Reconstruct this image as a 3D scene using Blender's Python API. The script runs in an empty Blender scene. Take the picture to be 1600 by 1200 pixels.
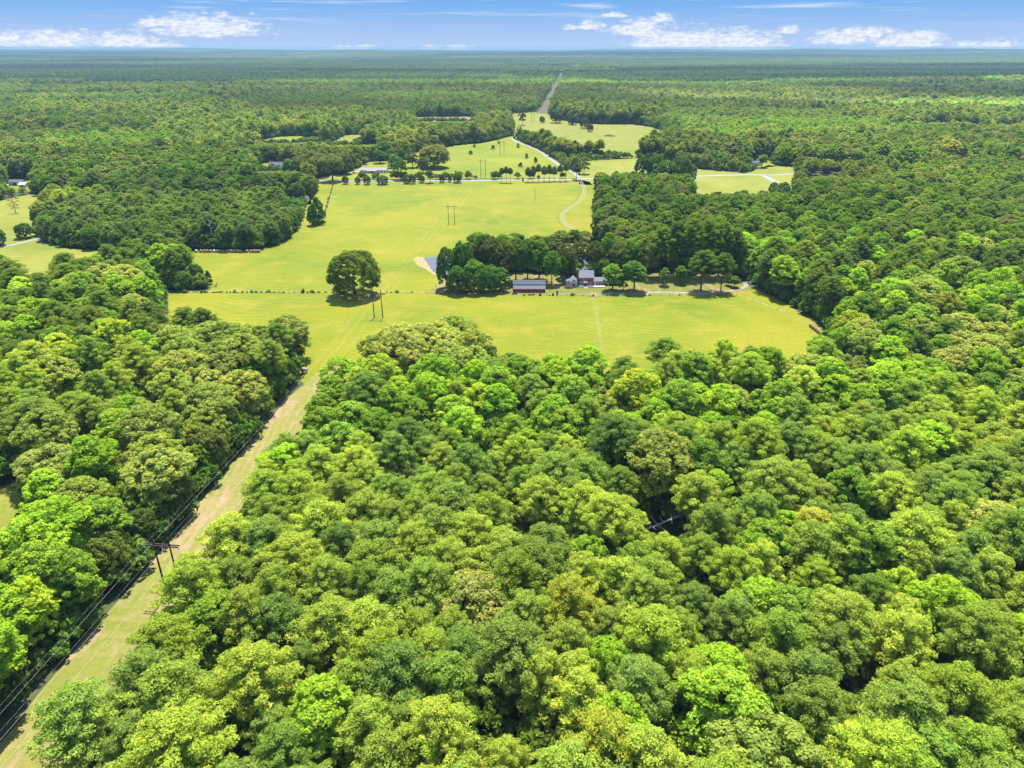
import bpy, math, random
import numpy as np
from mathutils import Vector

SC = bpy.context.scene
COL = SC.collection
R = math.radians

# ------------------------------------------------------------------ camera
CAM_H, FPX, PITCH = 120.0, 1110.0, R(25.36)
cam_data = bpy.data.cameras.new('camera'); cam_data.sensor_width = 36.0
cam_data.lens = 36.0 * FPX / 1600.0
cam_data.clip_start = 0.5; cam_data.clip_end = 60000
cam = bpy.data.objects.new('camera', cam_data); COL.objects.link(cam)
cam.location = (0, 0, CAM_H); cam.rotation_euler = (R(90) - PITCH, 0, 0)
SC.camera = cam

# ------------------------------------------------------------------ look, sky, sun
EXPOSURE = 1.72
SC.view_settings.view_transform = 'Standard'; SC.view_settings.look = 'None'
SC.view_settings.exposure = EXPOSURE; SC.view_settings.gamma = 1.0
SC.view_settings.use_curve_mapping = False
SC.render.engine = 'CYCLES'
cy = SC.cycles
cy.max_bounces = 6; cy.diffuse_bounces = 5; cy.glossy_bounces = 2; cy.transmission_bounces = 3
cy.transparent_max_bounces = 6; cy.volume_bounces = 0; cy.use_denoising = True
cy.caustics_reflective = False; cy.caustics_refractive = False; cy.sample_clamp_indirect = 4

SUN_EL, SUN_AZ = R(68), R(5)      # azimuth from +Y towards +X: high, ahead of the camera, a little to the left
SKY_STR = 0.15
HAZE = 7.5e-5

def raydir(px, py):
    a, b = px - 800.0, 600.0 - py
    return Vector((a, FPX * math.cos(PITCH) + b * math.sin(PITCH), -FPX * math.sin(PITCH) + b * math.cos(PITCH)))

def G(px, py, z=0.0):
    """the point of the level z that the photograph shows at a pixel (a surveyor's intersection, used to lay out the map)"""
    d = raydir(px, py); t = (z - CAM_H) / d.z
    return (d.x * t, d.y * t)

def zc(y, z=0.0):                      # metres per photo pixel at ground distance y
    return (y * math.cos(PITCH) + (CAM_H - z) * math.sin(PITCH)) / FPX

class NT:
    def __init__(s, tree): s.t = tree; s.n = tree.nodes; s.l = tree.links
    def new(s, typ, **kw):
        n = s.n.new(typ)
        for k, v in kw.items(): setattr(n, k, v)
        return n
    def put(s, sock, v):
        if hasattr(v, 'is_output') or isinstance(v, bpy.types.NodeSocket): s.l.new(v, sock)
        else:
            if isinstance(v, (tuple, list)) and len(v) == 3 and len(getattr(sock, 'default_value', (0,0,0))) == 4: v = (*v, 1)
            sock.default_value = v
    def math(s, op, a, b=0.0, c=0.0, clamp=False):
        n = s.new('ShaderNodeMath', operation=op, use_clamp=clamp)
        for i, v in enumerate((a, b, c)): s.put(n.inputs[i], v)
        return n.outputs[0]
    def mix(s, f, a, b, mode='MIX'):
        n = s.new('ShaderNodeMix', data_type='RGBA', blend_type=mode)
        s.put(n.inputs[0], f); s.put(n.inputs[6], a); s.put(n.inputs[7], b)
        return n.outputs[2]
    def noise(s, vec, scale, detail=3, rough=0.5, dist=0.0):
        n = s.new('ShaderNodeTexNoise'); s.put(n.inputs['Vector'], vec)
        n.inputs['Scale'].default_value = scale; n.inputs['Detail'].default_value = detail
        n.inputs['Roughness'].default_value = rough; n.inputs['Distortion'].default_value = dist
        return n.outputs['Fac']
    def rng(s, v, a, b, c=0.0, d=1.0, smooth=False):
        n = s.new('ShaderNodeMapRange'); n.interpolation_type = 'SMOOTHSTEP' if smooth else 'LINEAR'
        for i, x in enumerate((v, a, b, c, d)): s.put(n.inputs[i], x)
        return n.outputs[0]
    def ramp(s, v, stops):
        n = s.new('ShaderNodeValToRGB'); s.put(n.inputs[0], v); e = n.color_ramp.elements
        while len(e) < len(stops): e.new(0.5)
        for q, (p, c) in zip(e, stops): q.position = p; q.color = (*c, 1)
        return n.outputs[0]
    def mapping(s, vec, scale=(1, 1, 1), rot=(0, 0, 0), loc=(0, 0, 0)):
        n = s.new('ShaderNodeMapping'); s.put(n.inputs[0], vec)
        n.inputs[1].default_value = loc; n.inputs[2].default_value = rot; n.inputs[3].default_value = scale
        return n.outputs[0]

def build_world():
    w = bpy.data.worlds.new('World'); SC.world = w; w.use_nodes = True
    t = NT(w.node_tree); t.n.clear()
    out = t.new('ShaderNodeOutputWorld'); bg = t.new('ShaderNodeBackground')
    t.l.new(bg.outputs[0], out.inputs[0])
    sky = t.new('ShaderNodeTexSky', sky_type='NISHITA'); sky.sun_disc = False
    sky.sun_elevation = SUN_EL; sky.sun_rotation = SUN_AZ; sky.altitude = 100
    sky.air_density = 1.0; sky.dust_density = 0.4; sky.ozone_density = 1.5
    tc = t.new('ShaderNodeTexCoord').outputs['Generated']
    sep = t.new('ShaderNodeSeparateXYZ'); t.l.new(tc, sep.inputs[0])
    x, y, z = sep.outputs
    nn = t.math('DIVIDE', 1.0, SKY_STR)
    E_ = 2 ** -EXPOSURE
    low = t.ramp(t.math('MULTIPLY', z, 4.0), [(p_, tuple(q * E_ for q in c_)) for p_, c_ in ((0.0, (0.46, .63, .92)), (0.06, (.41, .59, .91)), (0.15, (.27, .51, .90)), (0.27, (.11, .39, .88)), (0.6, (.075, .31, .80)), (1.0, (.08, .27, .68)))])
    vm = t.new('ShaderNodeVectorMath', operation='SCALE'); t.l.new(low, vm.inputs[0]); vm.inputs['Scale'].default_value = 1.0 / SKY_STR
    base = t.mix(t.rng(z, 0.12, 0.5, 1.0, 0.0, True), sky.outputs[0], vm.outputs[0])
    # cumulus low over the horizon, in azimuth / elevation (degrees)
    az = t.math('MULTIPLY', t.math('ARCTAN2', x, y), 57.2958)
    el = t.math('MULTIPLY', t.math('ARCSINE', z), 57.2958)
    cv = t.new('ShaderNodeCombineXYZ'); t.l.new(az, cv.inputs[0]); t.l.new(el, cv.inputs[1])
    big = t.noise(t.mapping(cv.outputs[0], (0.9, 2.2, 1)), 1.0, 5, 0.6)
    fine = t.noise(t.mapping(cv.outputs[0], (2.2, 5.0, 1), loc=(3, 1, 0)), 1.0, 4, 0.6)
    clouds = [(325, 36, 95, 17), (250, 33, 40, 8), (330, 51, 22, 6), (85, 57, 58, 14), (8, 57, 34, 11), (190, 59, 58, 12), (245, 69, 40, 6),
              (540, 74, 28, 5), (570, 73, 18, 5), (672, 74, 18, 5), (715, 74, 26, 6), (925, 37, 26, 8), (893, 42, 15, 4), (1000, 40, 55, 15), (1035, 26, 26, 7),
              (1075, 58, 105, 18), (1160, 60, 72, 17), (1030, 66, 60, 10), (960, 22, 22, 4), (1232, 45, 18, 6), (1320, 55, 58, 12), (1345, 48, 48, 9),
              (1420, 60, 60, 12), (1450, 52, 26, 6), (1550, 69, 60, 7), (1390, 46, 12, 4)]
    field = None
    for px, py, wx, hy in clouds:
        d = raydir(px, py).normalized()
        ca = math.degrees(math.atan2(d.x, d.y)); ce = math.degrees(math.asin(d.z))
        wa = math.degrees(wx / FPX) * 1.0; we = math.degrees(hy / FPX) * 1.15
        u = t.math('DIVIDE', t.math('SUBTRACT', az, ca), wa)
        dv = t.math('SUBTRACT', el, ce - we * 0.45)
        up = t.math('DIVIDE', t.math('MAXIMUM', dv, 0.0), we * 1.35)
        dn = t.math('DIVIDE', t.math('MINIMUM', dv, 0.0), we * 0.5)
        v = t.math('ADD', up, dn)
        r2 = t.math('MULTIPLY_ADD', u, u, t.math('MULTIPLY', v, v))
        f = t.math('SUBTRACT', 1.0, t.math('SQRT', r2))
        field = f if field is None else t.math('MAXIMUM', field, f)
    m = t.math('ADD', field, t.math('MULTIPLY', t.math('SUBTRACT', big, 0.51), 1.4))
    m = t.math('ADD', m, t.math('MULTIPLY', t.math('SUBTRACT', fine, 0.5), .8))
    a = t.rng(m, 0.0, 0.75, 0.0, 0.93, True)
    # thin high streaks
    st = t.noise(t.mapping(cv.outputs[0], (0.11, 2.6, 1), loc=(5, 0, 0)), 1.0, 4, 0.55, 0.3)
    sa = t.math('MULTIPLY', t.rng(st, 0.52, 0.78, 0.0, 0.62, True), t.rng(el, 1.2, 2.6, 0.15, 1.0))
    sa = t.math('MULTIPLY', sa, t.rng(el, 8.0, 40.0, 1.0, 0.35))
    whit = t.new('ShaderNodeVectorMath', operation='SCALE'); whit.inputs[0].default_value = [q * E_ for q in (.97, .98, 1.0)]; whit.inputs['Scale'].default_value = 1.0 / SKY_STR
    sh = t.new('ShaderNodeVectorMath', operation='SCALE'); sh.inputs[0].default_value = [q * E_ for q in (.66, .77, .97)]; sh.inputs['Scale'].default_value = 1.0 / SKY_STR
    body = t.mix(t.rng(fine, 0.35, 0.6), sh.outputs[0], whit.outputs[0])
    # haze in front of the lowest clouds, as with everything at that distance
    c1 = t.mix(sa, base, whit.outputs[0])
    c2 = t.mix(a, c1, body)
    t.l.new(c2, bg.inputs[0]); bg.inputs[1].default_value = SKY_STR
build_world()

sd = bpy.data.lights.new('sun', 'SUN'); sd.energy = 4.2; sd.angle = R(0.53); sd.color = (1.0, 0.955, 0.87)
sun = bpy.data.objects.new('sun', sd); COL.objects.link(sun)
sv = Vector((math.cos(SUN_EL) * math.sin(SUN_AZ), math.cos(SUN_EL) * math.cos(SUN_AZ), math.sin(SUN_EL)))
sun.rotation_euler = (-sv).to_track_quat('-Z', 'Y').to_euler(); sun.location = (0, 0, 300)

# ------------------------------------------------------------------ helpers
rs = np.random.RandomState(7); random.seed(7)

def tag(o, label=None, cat=None, group=None, kind=None):
    if label: o['label'] = label
    if cat: o['category'] = cat
    if group: o['group'] = group
    if kind: o['kind'] = kind
    return o

def empty(name, loc, rz=0.0):
    o = bpy.data.objects.new(name, None); COL.objects.link(o)
    o.location = loc; o.rotation_euler = (0, 0, rz); o.empty_display_size = 0.5
    return o

class MB:
    def __init__(s): s.v = []; s.f = []; s.m = []
    def box(s, x0, x1, y0, y1, z0, z1, mat=0):
        k = len(s.v)
        s.v += [(x0,y0,z0),(x1,y0,z0),(x1,y1,z0),(x0,y1,z0),(x0,y0,z1),(x1,y0,z1),(x1,y1,z1),(x0,y1,z1)]
        for q in ((0,3,2,1),(4,5,6,7),(0,1,5,4),(1,2,6,5),(2,3,7,6),(3,0,4,7)):
            s.f.append(tuple(k + i for i in q)); s.m.append(mat)
        return s
    def poly(s, pts, mat=0):
        k = len(s.v); s.v += [tuple(p) for p in pts]; s.f.append(tuple(range(k, k + len(pts)))); s.m.append(mat); return s
    def slab(s, pts, th, mat=0):      # a thick sheet: pts counter-clockwise seen from above, extruded down by th
        n = len(pts); k = len(s.v)
        s.v += [tuple(p) for p in pts] + [(p[0], p[1], p[2] - th) for p in pts]
        s.f.append(tuple(range(k, k + n))); s.m.append(mat)
        s.f.append(tuple(range(k + 2 * n - 1, k + n - 1, -1))); s.m.append(mat)
        for i in range(n):
            j = (i + 1) % n; s.f.append((k + i, k + n + i, k + n + j, k + j)); s.m.append(mat)
        return s
    def tube(s, pts, rad, n=6, mat=0, cap=True):
        pts = [Vector(p) for p in pts]
        if not isinstance(rad, (list, tuple)): rad = [rad] * len(pts)
        k = len(s.v); up = Vector((0.13, 0.21, 1)).normalized()
        for i, p in enumerate(pts):
            d = (pts[min(i + 1, len(pts) - 1)] - pts[max(i - 1, 0)]).normalized()
            a = d.cross(up)
            if a.length < 1e-3: a = d.cross(Vector((1, 0, 0)))
            a.normalize(); b = d.cross(a)
            for j in range(n):
                q = 2 * math.pi * j / n
                s.v.append(tuple(p + (a * math.cos(q) + b * math.sin(q)) * rad[i]))
        for i in range(len(pts) - 1):
            for j in range(n):
                j2 = (j + 1) % n
                s.f.append((k + i*n + j, k + i*n + j2, k + (i+1)*n + j2, k + (i+1)*n + j)); s.m.append(mat)
        if cap:
            s.f.append(tuple(k + j for j in range(n))); s.m.append(mat)
            e = k + (len(pts) - 1) * n; s.f.append(tuple(e + n - 1 - j for j in range(n))); s.m.append(mat)
        return s
    def mesh(s, name, mats, smooth=False):
        me = bpy.data.meshes.new(name); me.from_pydata(s.v, [], s.f)
        for m in (mats if isinstance(mats, (list, tuple)) else [mats]): me.materials.append(m)
        me.polygons.foreach_set('material_index', s.m)
        if smooth: me.polygons.foreach_set('use_smooth', [True] * len(s.f))
        me.update(); return me
    def build(s, name, mats, parent=None, smooth=False):
        o = bpy.data.objects.new(name, s.mesh(name, mats, smooth)); COL.objects.link(o)
        if parent: o.parent = parent
        return o

def copy_tree(o, parent=None):
    c = o.copy(); COL.objects.link(c); c.parent = parent
    for ch in [q for q in KIDS.get(o.name, [])]: copy_tree(ch, c)
    return c
KIDS = {}
def reg(*roots):                                   # remember children so that copying needs no scene walk
    for r_ in roots:
        KIDS[r_.name] = list(r_.children)
        reg(*KIDS[r_.name])

def mat(name, color, rough=0.8, spec=0.2, metal=0.0, var=0.0, vscale=1.0, bump=0.0):
    color = tuple(q * 0.62 for q in color)
    m = bpy.data.materials.new(name); m.use_nodes = True; t = NT(m.node_tree); b = t.n['Principled BSDF']
    b.inputs['Roughness'].default_value = rough; b.inputs['Metallic'].default_value = metal
    b.inputs['Specular IOR Level'].default_value = spec
    if var:
        tc = t.new('ShaderNodeTexCoord').outputs['Object']
        n = t.noise(tc, vscale, 4, 0.6)
        c = t.mix(t.rng(n, 0.3, 0.7), tuple(q * (1 - var) for q in color), tuple(min(1, q * (1 + var)) for q in color))
        t.l.new(c, b.inputs['Base Color'])
        if bump:
            bp = t.new('ShaderNodeBump'); bp.inputs['Strength'].default_value = bump; t.l.new(n, bp.inputs['Height']); t.l.new(bp.outputs[0], b.inputs['Normal'])
    else: b.inputs['Base Color'].default_value = (*color, 1)
    return m

# value noise (numpy)
_perm = rs.permutation(4096).astype(np.int64); _val = rs.rand(4096)
def vn(x, y, s, seed=0):
    x = np.asarray(x, float) / s + seed * 17.3; y = np.asarray(y, float) / s + seed * 9.1
    xi = np.floor(x).astype(np.int64); yi = np.floor(y).astype(np.int64); fx = x - xi; fy = y - yi
    fx = fx * fx * (3 - 2 * fx); fy = fy * fy * (3 - 2 * fy)
    h = lambda a, b: _val[_perm[(_perm[(a + 20011 * 5) % 4096] + b) % 4096]]
    return (h(xi, yi) * (1 - fx) + h(xi + 1, yi) * fx) * (1 - fy) + (h(xi, yi + 1) * (1 - fx) + h(xi + 1, yi + 1) * fx) * fy
def fbm(x, y, s, seed=0, o=3):
    r = 0; a = 1; tt = 0
    for i in range(o): r = r + a * vn(x, y, s / 2 ** i, seed + i); tt += a; a *= 0.5
    return r / tt

def terrain(x, y):
    x = np.asarray(x, float); y = np.asarray(y, float)
    r = np.sqrt(x * x + y * y)
    ramp = np.clip((r - 1750) / 1500, 0, 1); ramp = ramp * ramp * (3 - 2 * ramp)
    far = np.clip((r - 3000) / 9000, 0, 1)
    big = fbm(x * 0.6, y, 1500, 3) - 0.42
    ridge = np.clip((y - 8500) / 5000, 0, 1); ridge = ridge * ridge * (3 - 2 * ridge)
    return ramp * big * (34 + 70 * far) + ridge * (36 + 34 * (fbm(x * 0.7, y * 0.3, 5200, 8, 2) - 0.5) + 20 * np.clip((np.abs(x) - 3500) / 6000, 0, 1))

# ------------------------------------------------------------------ the map
def P(*pts): return np.array([G(*p) for p in pts])
CLEAR = {}
CLEAR['hay_field'] = P((292,455),(262,457),(262,490),(235,505,14),(262,492,17),(290,480,17),(330,480,17),(355,498,16),(400,510,16),(440,500,16),(462,496,16),
    (470,540),(468,582),(474,600),(492,596,6),(500,577,14),(548,550,18),(560,522,18),(600,505,17.5),(655,510,17.5),(672,502,17.5),(700,487,17.5),(740,487,17.5),(762,501,17.5),(792,532,17),
    (832,545,17.5),(880,552,17.5),(985,558,18),(1010,545,18),(1060,532,18),(1150,537,18),(1240,537,17),(1276,534,13),
    (1300,524),(1235,478),(1180,450),(1100,450),(1020,455),(900,440),(860,446),(800,444),(700,458),(682,455),(676,434),(655,420),(650,405),(672,399),
    (692,399,0),(700,388,10),(716,382,16),(742,360,18),(800,364,18),(850,363,17),(930,362,15),(931,352),(926,330),(936,300),(921,284),(905,280.5),(700,283),(497,284.5),
    (494,300),(476,322),(472,352),(445,381),(410,391),(292,393),(286,414),(292,420,6),(312,426,7),(336,430,7),(340,440),(326,454))
CLEAR['west_field'] = P((-160,330),(-30,318),(0,314),(48,303),(68,309),(63,326),(55,346),(60,362),(52,372),(78,384),(120,390),(190,394),(240,394),(240,400,6),(195,396,12),(150,410,14),(112,413,14),(95,406,14),(62,421,16),(46,446,16),(30,432,16),(0,402,14),(-60,420,14),(-220,440,14))
CLEAR['roadside_meadow'] = P((497,281),(905,278),(907,271),(884,261),(852,240),(822,226),(806,217),(803,212),(762,222),(705,228),(690,232),(664,236),(640,239),(636,250),(600,252),(576,253),(560,262),(540,272),(500,276))
CLEAR['far_pasture'] = P((802,218),(803,200),(797,178),(835,175),(852,175),(868,186),(905,192),(935,194),(990,194),(1020,199),(1044,209),(1020,228),(992,247),(880,242),(850,227),(818,214))
CLEAR['corner_field'] = P((905,252),(1000,247),(1032,251),(1056,259),(1100,265),(1165,270),(1200,258),(1240,261),(1244,280),(1234,302),(1214,298,10),(1160,297,13),(1090,297,14),(1082,277,14),(1000,268,15),(905,268,12))
CLEAR['pond_pasture'] = P((405,219),(440,213),(475,212),(480,222),(450,226),(410,226))
CLEAR['orchard_pasture'] = P((512,226),(540,211),(578,210),(590,216),(548,228),(520,228))
CLEAR['ploughed_field'] = P((648,183),(735,182),(742,190),(650,191))
CLEAR['house_lot'] = P((405,268),(412,254),(452,252),(470,262),(440,270))
CLEAR['farm_lot'] = P((14,300),(14,281),(50,280),(60,298))
CLEAR['grove_lot'] = P((448,320),(450,308),(482,308),(490,320))
CLEAR['gable_lot'] = P((1168,264),(1172,252),(1200,250),(1215,260))
# power line: frames stand along this line
LINE = [(-104.0, -60.0), (-81.0, 131.5), (-65.7, 329.6), (-45.5, 533.9), (-29.7, 746.2), (-12.4, 925.1), (28.0, 1290.0), (67.0, 1605.0)]
def line_x(y):
    for (xa, ya), (xb, yb) in zip(LINE, LINE[1:]):
        if y <= yb: return xa + (xb - xa) * (y - ya) / (yb - ya)
    return 67.0 + (y - 1605) * (264.8 - 67.0) / (4113.2 - 1605)
def ribbon(ys, wl, wr):
    wr = wr if isinstance(wr, list) else [wr] * len(ys); wl = wl if isinstance(wl, list) else [wl] * len(ys)
    return np.array([(line_x(y) - w, y) for y, w in zip(ys, wl)] + [(line_x(y) + w, y) for y, w in reversed(list(zip(ys, wr)))])
CLEAR['power_line_cut'] = ribbon([-60, 60, 90, 104, 131, 165, 200, 245, 262, 274], [12.5, 12.5, 12.5, 13, 13.5, 13, 13, 12, 9, 3], [9.5, 9.5, 9.5, 9, 7, 6.5, 6.5, 8, 7, 4])
CLEAR['cut_mouth'] = ribbon([255, 285], 12.5, 11)
CLEAR['far_power_line_cut'] = ribbon([1520, 1605, 2200, 3000, 3800, 4180], 9, 13)
CLEAR['lane_mouth'] = P((-60,745),(4,748,4),(30,715,8),(34,735,14),(14,780,18),(-2,826,20),(-60,840,20))
CLEAR['mown_lane'] = P((252,486),(262,492),(222,545,6),(120,660,10),(60,725),(25,790),(0,860),(-60,860),(-30,770),(5,730,6),(60,680,8),(180,560,12),(232,505,8))
POND = P((661,403),(685,401),(712,401),(726,410),(720,424),(700,433),(690,432),(676,424))
POND3 = P((876,404),(905,400),(935,400),(952,408),(948,424),(915,430),(885,424))
CLEAR['pond_bank'] = P((638,398),(700,397),(702,436),(690,452),(672,440),(646,425))
POND2 = P((474,214),(500,213),(505,219),(496,223),(480,222))
YARD = P((668,458),(700,430),(800,426),(870,428),(890,432),(950,434),(1040,425),(1120,428),(1168,440),(1176,453),(1100,460),(960,464),(860,462),(700,462))
BARE = {'yard': YARD}

def inside(x, y, poly):
    c = np.zeros(x.shape, bool); n = len(poly)
    for i in range(n):
        x1, y1 = poly[i]; x2, y2 = poly[(i + 1) % n]
        if y1 == y2: continue
        m = ((y1 > y) != (y2 > y)) & (x < (x2 - x1) * (y - y1) / (y2 - y1) + x1); c ^= m
    return c
def edge_dist(x, y, poly):
    d = np.full(x.shape, 1e9); n = len(poly)
    for i in range(n):
        a = poly[i]; b = poly[(i + 1) % n]; e = b - a; L = max(e @ e, 1e-6)
        t = np.clip(((x - a[0]) * e[0] + (y - a[1]) * e[1]) / L, 0, 1)
        d = np.minimum(d, np.hypot(x - a[0] - t * e[0], y - a[1] - t * e[1]))
    return d
ALLPOLY = list(CLEAR.values()) + [POND, POND2, POND3, YARD]
def signed_clear(x, y):               # negative inside a clearing, else distance to the nearest one (capped)
    s = np.full(x.shape, 1e9)
    for p in ALLPOLY:
        lo = p.min(0) - 60; hi = p.max(0) + 60
        m = (x > lo[0]) & (x < hi[0]) & (y > lo[1]) & (y < hi[1])
        if not m.any(): continue
        d = edge_dist(x[m], y[m], p); d[inside(x[m], y[m], p)] *= -1
        s[m] = np.minimum(s[m], d)
    return s
# routes (centre lines)
def spline(pts, n=8):
    pts = [np.array(p, float) for p in pts]; out = []
    for i in range(len(pts) - 1):
        p0 = pts[max(i - 1, 0)]; p1 = pts[i]; p2 = pts[i + 1]; p3 = pts[min(i + 2, len(pts) - 1)]
        for k in range(n):
            t = k / n; out.append(0.5 * (2*p1 + (p2-p0)*t + (2*p0-5*p1+4*p2-p3)*t*t + (-p0+3*p1-3*p2+p3)*t**3))
    out.append(pts[-1]); return out
ROAD = spline([G(-300,292), G(0,289), G(300,285), G(425,283.2), G(700,282.2), G(880,280.2), G(905,279.6), G(1000,277.4), G(1100,275), G(1165,273.3), G(1190,274.2), G(1206,281), G(1222,292), G(1250,318), G(1290,350)])
SIDE = spline([G(1178,273.2), G(1215,273.5), G(1243,271.5)])
DRIVE = spline([G(906,281), G(912,292), G(913,302), G(905,315), G(888,326), G(879,336), G(882,347), G(893,356), G(905,366), G(930,375), G(965,384)])
LANE2 = spline([G(905,277.5), G(896,270), G(880,262), G(862,250), G(846,238), G(828,229), G(808,222), G(800,216)])
YDRIVE = spline([G(950,457.5), G(990,457), G(1045,457), G(1100,458), G(1140,455), G(1160,450), G(1165,445), G(1150,439), G(1120,437)])
HDRIVE = spline([G(478,284), G(500,279), G(520,276), G(545,272), G(560,267), G(566,262)])
WLANE = spline([G(-120,402), G(0,386), G(30,380), G(60,373), G(80,366), G(105,358), G(130,350)])
def near_route(x, y, route, w):
    m = np.zeros(x.shape, bool)
    for a, b in zip(route, route[1:]):
        e = b - a; L = max(e @ e, 1e-6); t = np.clip(((x - a[0]) * e[0] + (y - a[1]) * e[1]) / L, 0, 1)
        m |= np.hypot(x - a[0] - t * e[0], y - a[1] - t * e[1]) < w
    return m

# ------------------------------------------------------------------ ground materials
def ground_mat():
    m = bpy.data.materials.new('forest_floor'); m.use_nodes = True; t = NT(m.node_tree); b = t.n['Principled BSDF']
    pos = t.new('ShaderNodeNewGeometry').outputs['Position']
    n1 = t.noise(pos, 0.12, 5, 0.65); n2 = t.noise(pos, 0.9, 4, 0.6); n3 = t.noise(pos, 0.02, 3, 0.5)
    c = t.ramp(t.math('ADD', t.math('MULTIPLY', n1, 0.6), t.math('MULTIPLY', n2, 0.4)), [(0.3, (0.03, 0.045, 0.014)), (0.5, (0.045, 0.06, 0.02)), (0.62, (0.075, 0.06, 0.035)), (0.75, (0.13, 0.08, 0.05))])
    c = t.mix(t.rng(n3, 0.45, 0.7), c, (0.04, 0.065, 0.018))
    t.l.new(c, b.inputs['Base Color']); b.inputs['Roughness'].default_value = 0.95; b.inputs['Specular IOR Level'].default_value = 0.1
    return m

def field_mat(name, ga, gb, gc, stripe_rot=0.0, stripe=0.25, swirl=0.5, dirt=0.0, dry=0.5, period=3.2):
    """mown grass: broad patches, faint mower swaths, dry spots, fine blades"""
    ga, gb, gc = [tuple(q * 0.435 for q in c) for c in (ga, gb, gc)]
    m = bpy.data.materials.new(name); m.use_nodes = True; t = NT(m.node_tree); b = t.n['Principled BSDF']
    pos = t.new('ShaderNodeNewGeometry').outputs['Position']
    big = t.noise(pos, 0.011, 4, 0.55, 0.6); mid = t.noise(pos, 0.05, 5, 0.62, 0.4); fin = t.noise(pos, 0.6, 5, 0.7); blade = t.noise(pos, 3.0, 3, 0.7)
    c = t.mix(t.rng(big, 0.36, 0.64), ga, gb)
    c = t.mix(t.math('MULTIPLY', t.rng(mid, 0.50, 0.72), dry), c, gc)
    streak = t.noise(t.mapping(pos, (0.06, 0.35, 1), (0, 0, stripe_rot)), 1.0, 4, 0.6)
    c = t.mix(t.math('MULTIPLY', t.rng(streak, 0.5, 0.7), 0.6), c, gc)
    # swaths that bend along the field
    wob = t.new('ShaderNodeVectorMath', operation='ADD')
    nz = t.new('ShaderNodeTexNoise'); nz.inputs['Scale'].default_value = 0.0075; nz.inputs['Detail'].default_value = 1; t.l.new(pos, nz.inputs['Vector'])
    sc = t.new('ShaderNodeVectorMath', operation='SCALE'); t.l.new(nz.outputs['Color'], sc.inputs[0]); sc.inputs['Scale'].default_value = 90 * swirl
    t.l.new(pos, wob.inputs[0]); t.l.new(sc.outputs[0], wob.inputs[1])
    mp = t.mapping(wob.outputs[0], (1, 1, 1), (0, 0, stripe_rot))
    w = t.new('ShaderNodeTexWave', wave_type='BANDS', bands_direction='Y'); t.l.new(mp, w.inputs['Vector'])
    w.inputs['Scale'].default_value = 0.31 / period; w.inputs['Distortion'].default_value = 1.6; w.inputs['Detail'].default_value = 3; w.inputs['Detail Scale'].default_value = 0.4
    vis = t.rng(t.noise(pos, 0.018, 2, 0.5), 0.42, 0.66)
    c = t.mix(t.math('MULTIPLY', t.math('MULTIPLY', w.outputs['Fac'], vis), stripe), c, tuple(q * 1.28 for q in gc))
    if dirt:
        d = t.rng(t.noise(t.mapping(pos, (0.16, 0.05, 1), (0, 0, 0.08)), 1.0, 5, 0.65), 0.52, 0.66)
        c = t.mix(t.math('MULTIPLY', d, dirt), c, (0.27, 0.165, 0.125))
    k = t.math('ADD', t.math('MULTIPLY', fin, 0.55), t.math('MULTIPLY', blade, 0.45))
    c = t.mix(1.0, c, t.ramp(k, [(0.3, (0.72, 0.76, 0.68)), (0.7, (1.22, 1.18, 1.2))]), 'MULTIPLY')
    t.l.new(c, b.inputs['Base Color']); b.inputs['Roughness'].default_value = 0.9; b.inputs['Specular IOR Level'].default_value = 0.12
    bp = t.new('ShaderNodeBump'); bp.inputs['Strength'].default_value = 0.5; bp.inputs['Distance'].default_value = 0.3
    t.l.new(k, bp.inputs['Height']); t.l.new(bp.outputs[0], b.inputs['Normal'])
    return m

M = {}
M['floor'] = ground_mat()
M['hay'] = field_mat('mown_hay_grass', (0.185, 0.270, 0.006), (0.325, 0.335, 0.010), (0.42, 0.355, 0.035), 0.25, 0.32, 1.0, 0.0, 0.85)
M['west'] = field_mat('west_grass', (0.23, 0.29, 0.025), (0.36, 0.36, 0.04), (0.42, 0.38, 0.08), 0.1, 0.3, 0.4)
M['meadow'] = field_mat('meadow_grass', (0.20, 0.285, 0.008), (0.30, 0.33, 0.012), (0.42, 0.38, 0.04), 0.7, 0.35, 0.5)
M['rough'] = field_mat('rough_pasture', (0.25, 0.30, 0.02), (0.32, 0.33, 0.03), (0.38, 0.33, 0.09), 0.0, 0.1, 0.2, 0.15, 0.9)
M['cut'] = field_mat('cut_grass', (0.27, 0.30, 0.045), (0.36, 0.335, 0.08), (0.46, 0.36, 0.15), 1.48, 0.3, 0.0, 0.75, 0.9, 2.4)
M['soil'] = field_mat('red_soil', (0.33, 0.21, 0.15), (0.40, 0.27, 0.20), (0.45, 0.33, 0.24), 0.0, 0.2, 0.0)
M['farcut'] = field_mat('scrub_soil', (0.17, 0.125, 0.085), (0.16, 0.17, 0.06), (0.24, 0.16, 0.11), 1.5, 0.2, 0.0)
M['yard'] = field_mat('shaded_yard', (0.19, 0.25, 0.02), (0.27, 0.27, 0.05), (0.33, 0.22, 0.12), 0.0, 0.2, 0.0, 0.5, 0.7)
M['lane'] = field_mat('lane_grass', (0.24, 0.30, 0.03), (0.33, 0.34, 0.05), (0.42, 0.38, 0.09), 1.2, 0.3, 0.1)
M['asphalt'] = mat('asphalt', (0.30, 0.295, 0.29), 0.9, 0.2, var=0.1, vscale=0.3)
M['gravel'] = mat('gravel', (0.31, 0.275, 0.21), 0.95, 0.1, var=0.22, vscale=0.8)
M['gravel_grey'] = mat('grey_gravel', (0.30, 0.30, 0.29), 0.95, 0.1, var=0.2, vscale=0.8)
M['sand'] = mat('sand', (0.36, 0.27, 0.13), 0.95, 0.1, var=0.15, vscale=0.5)
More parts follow.
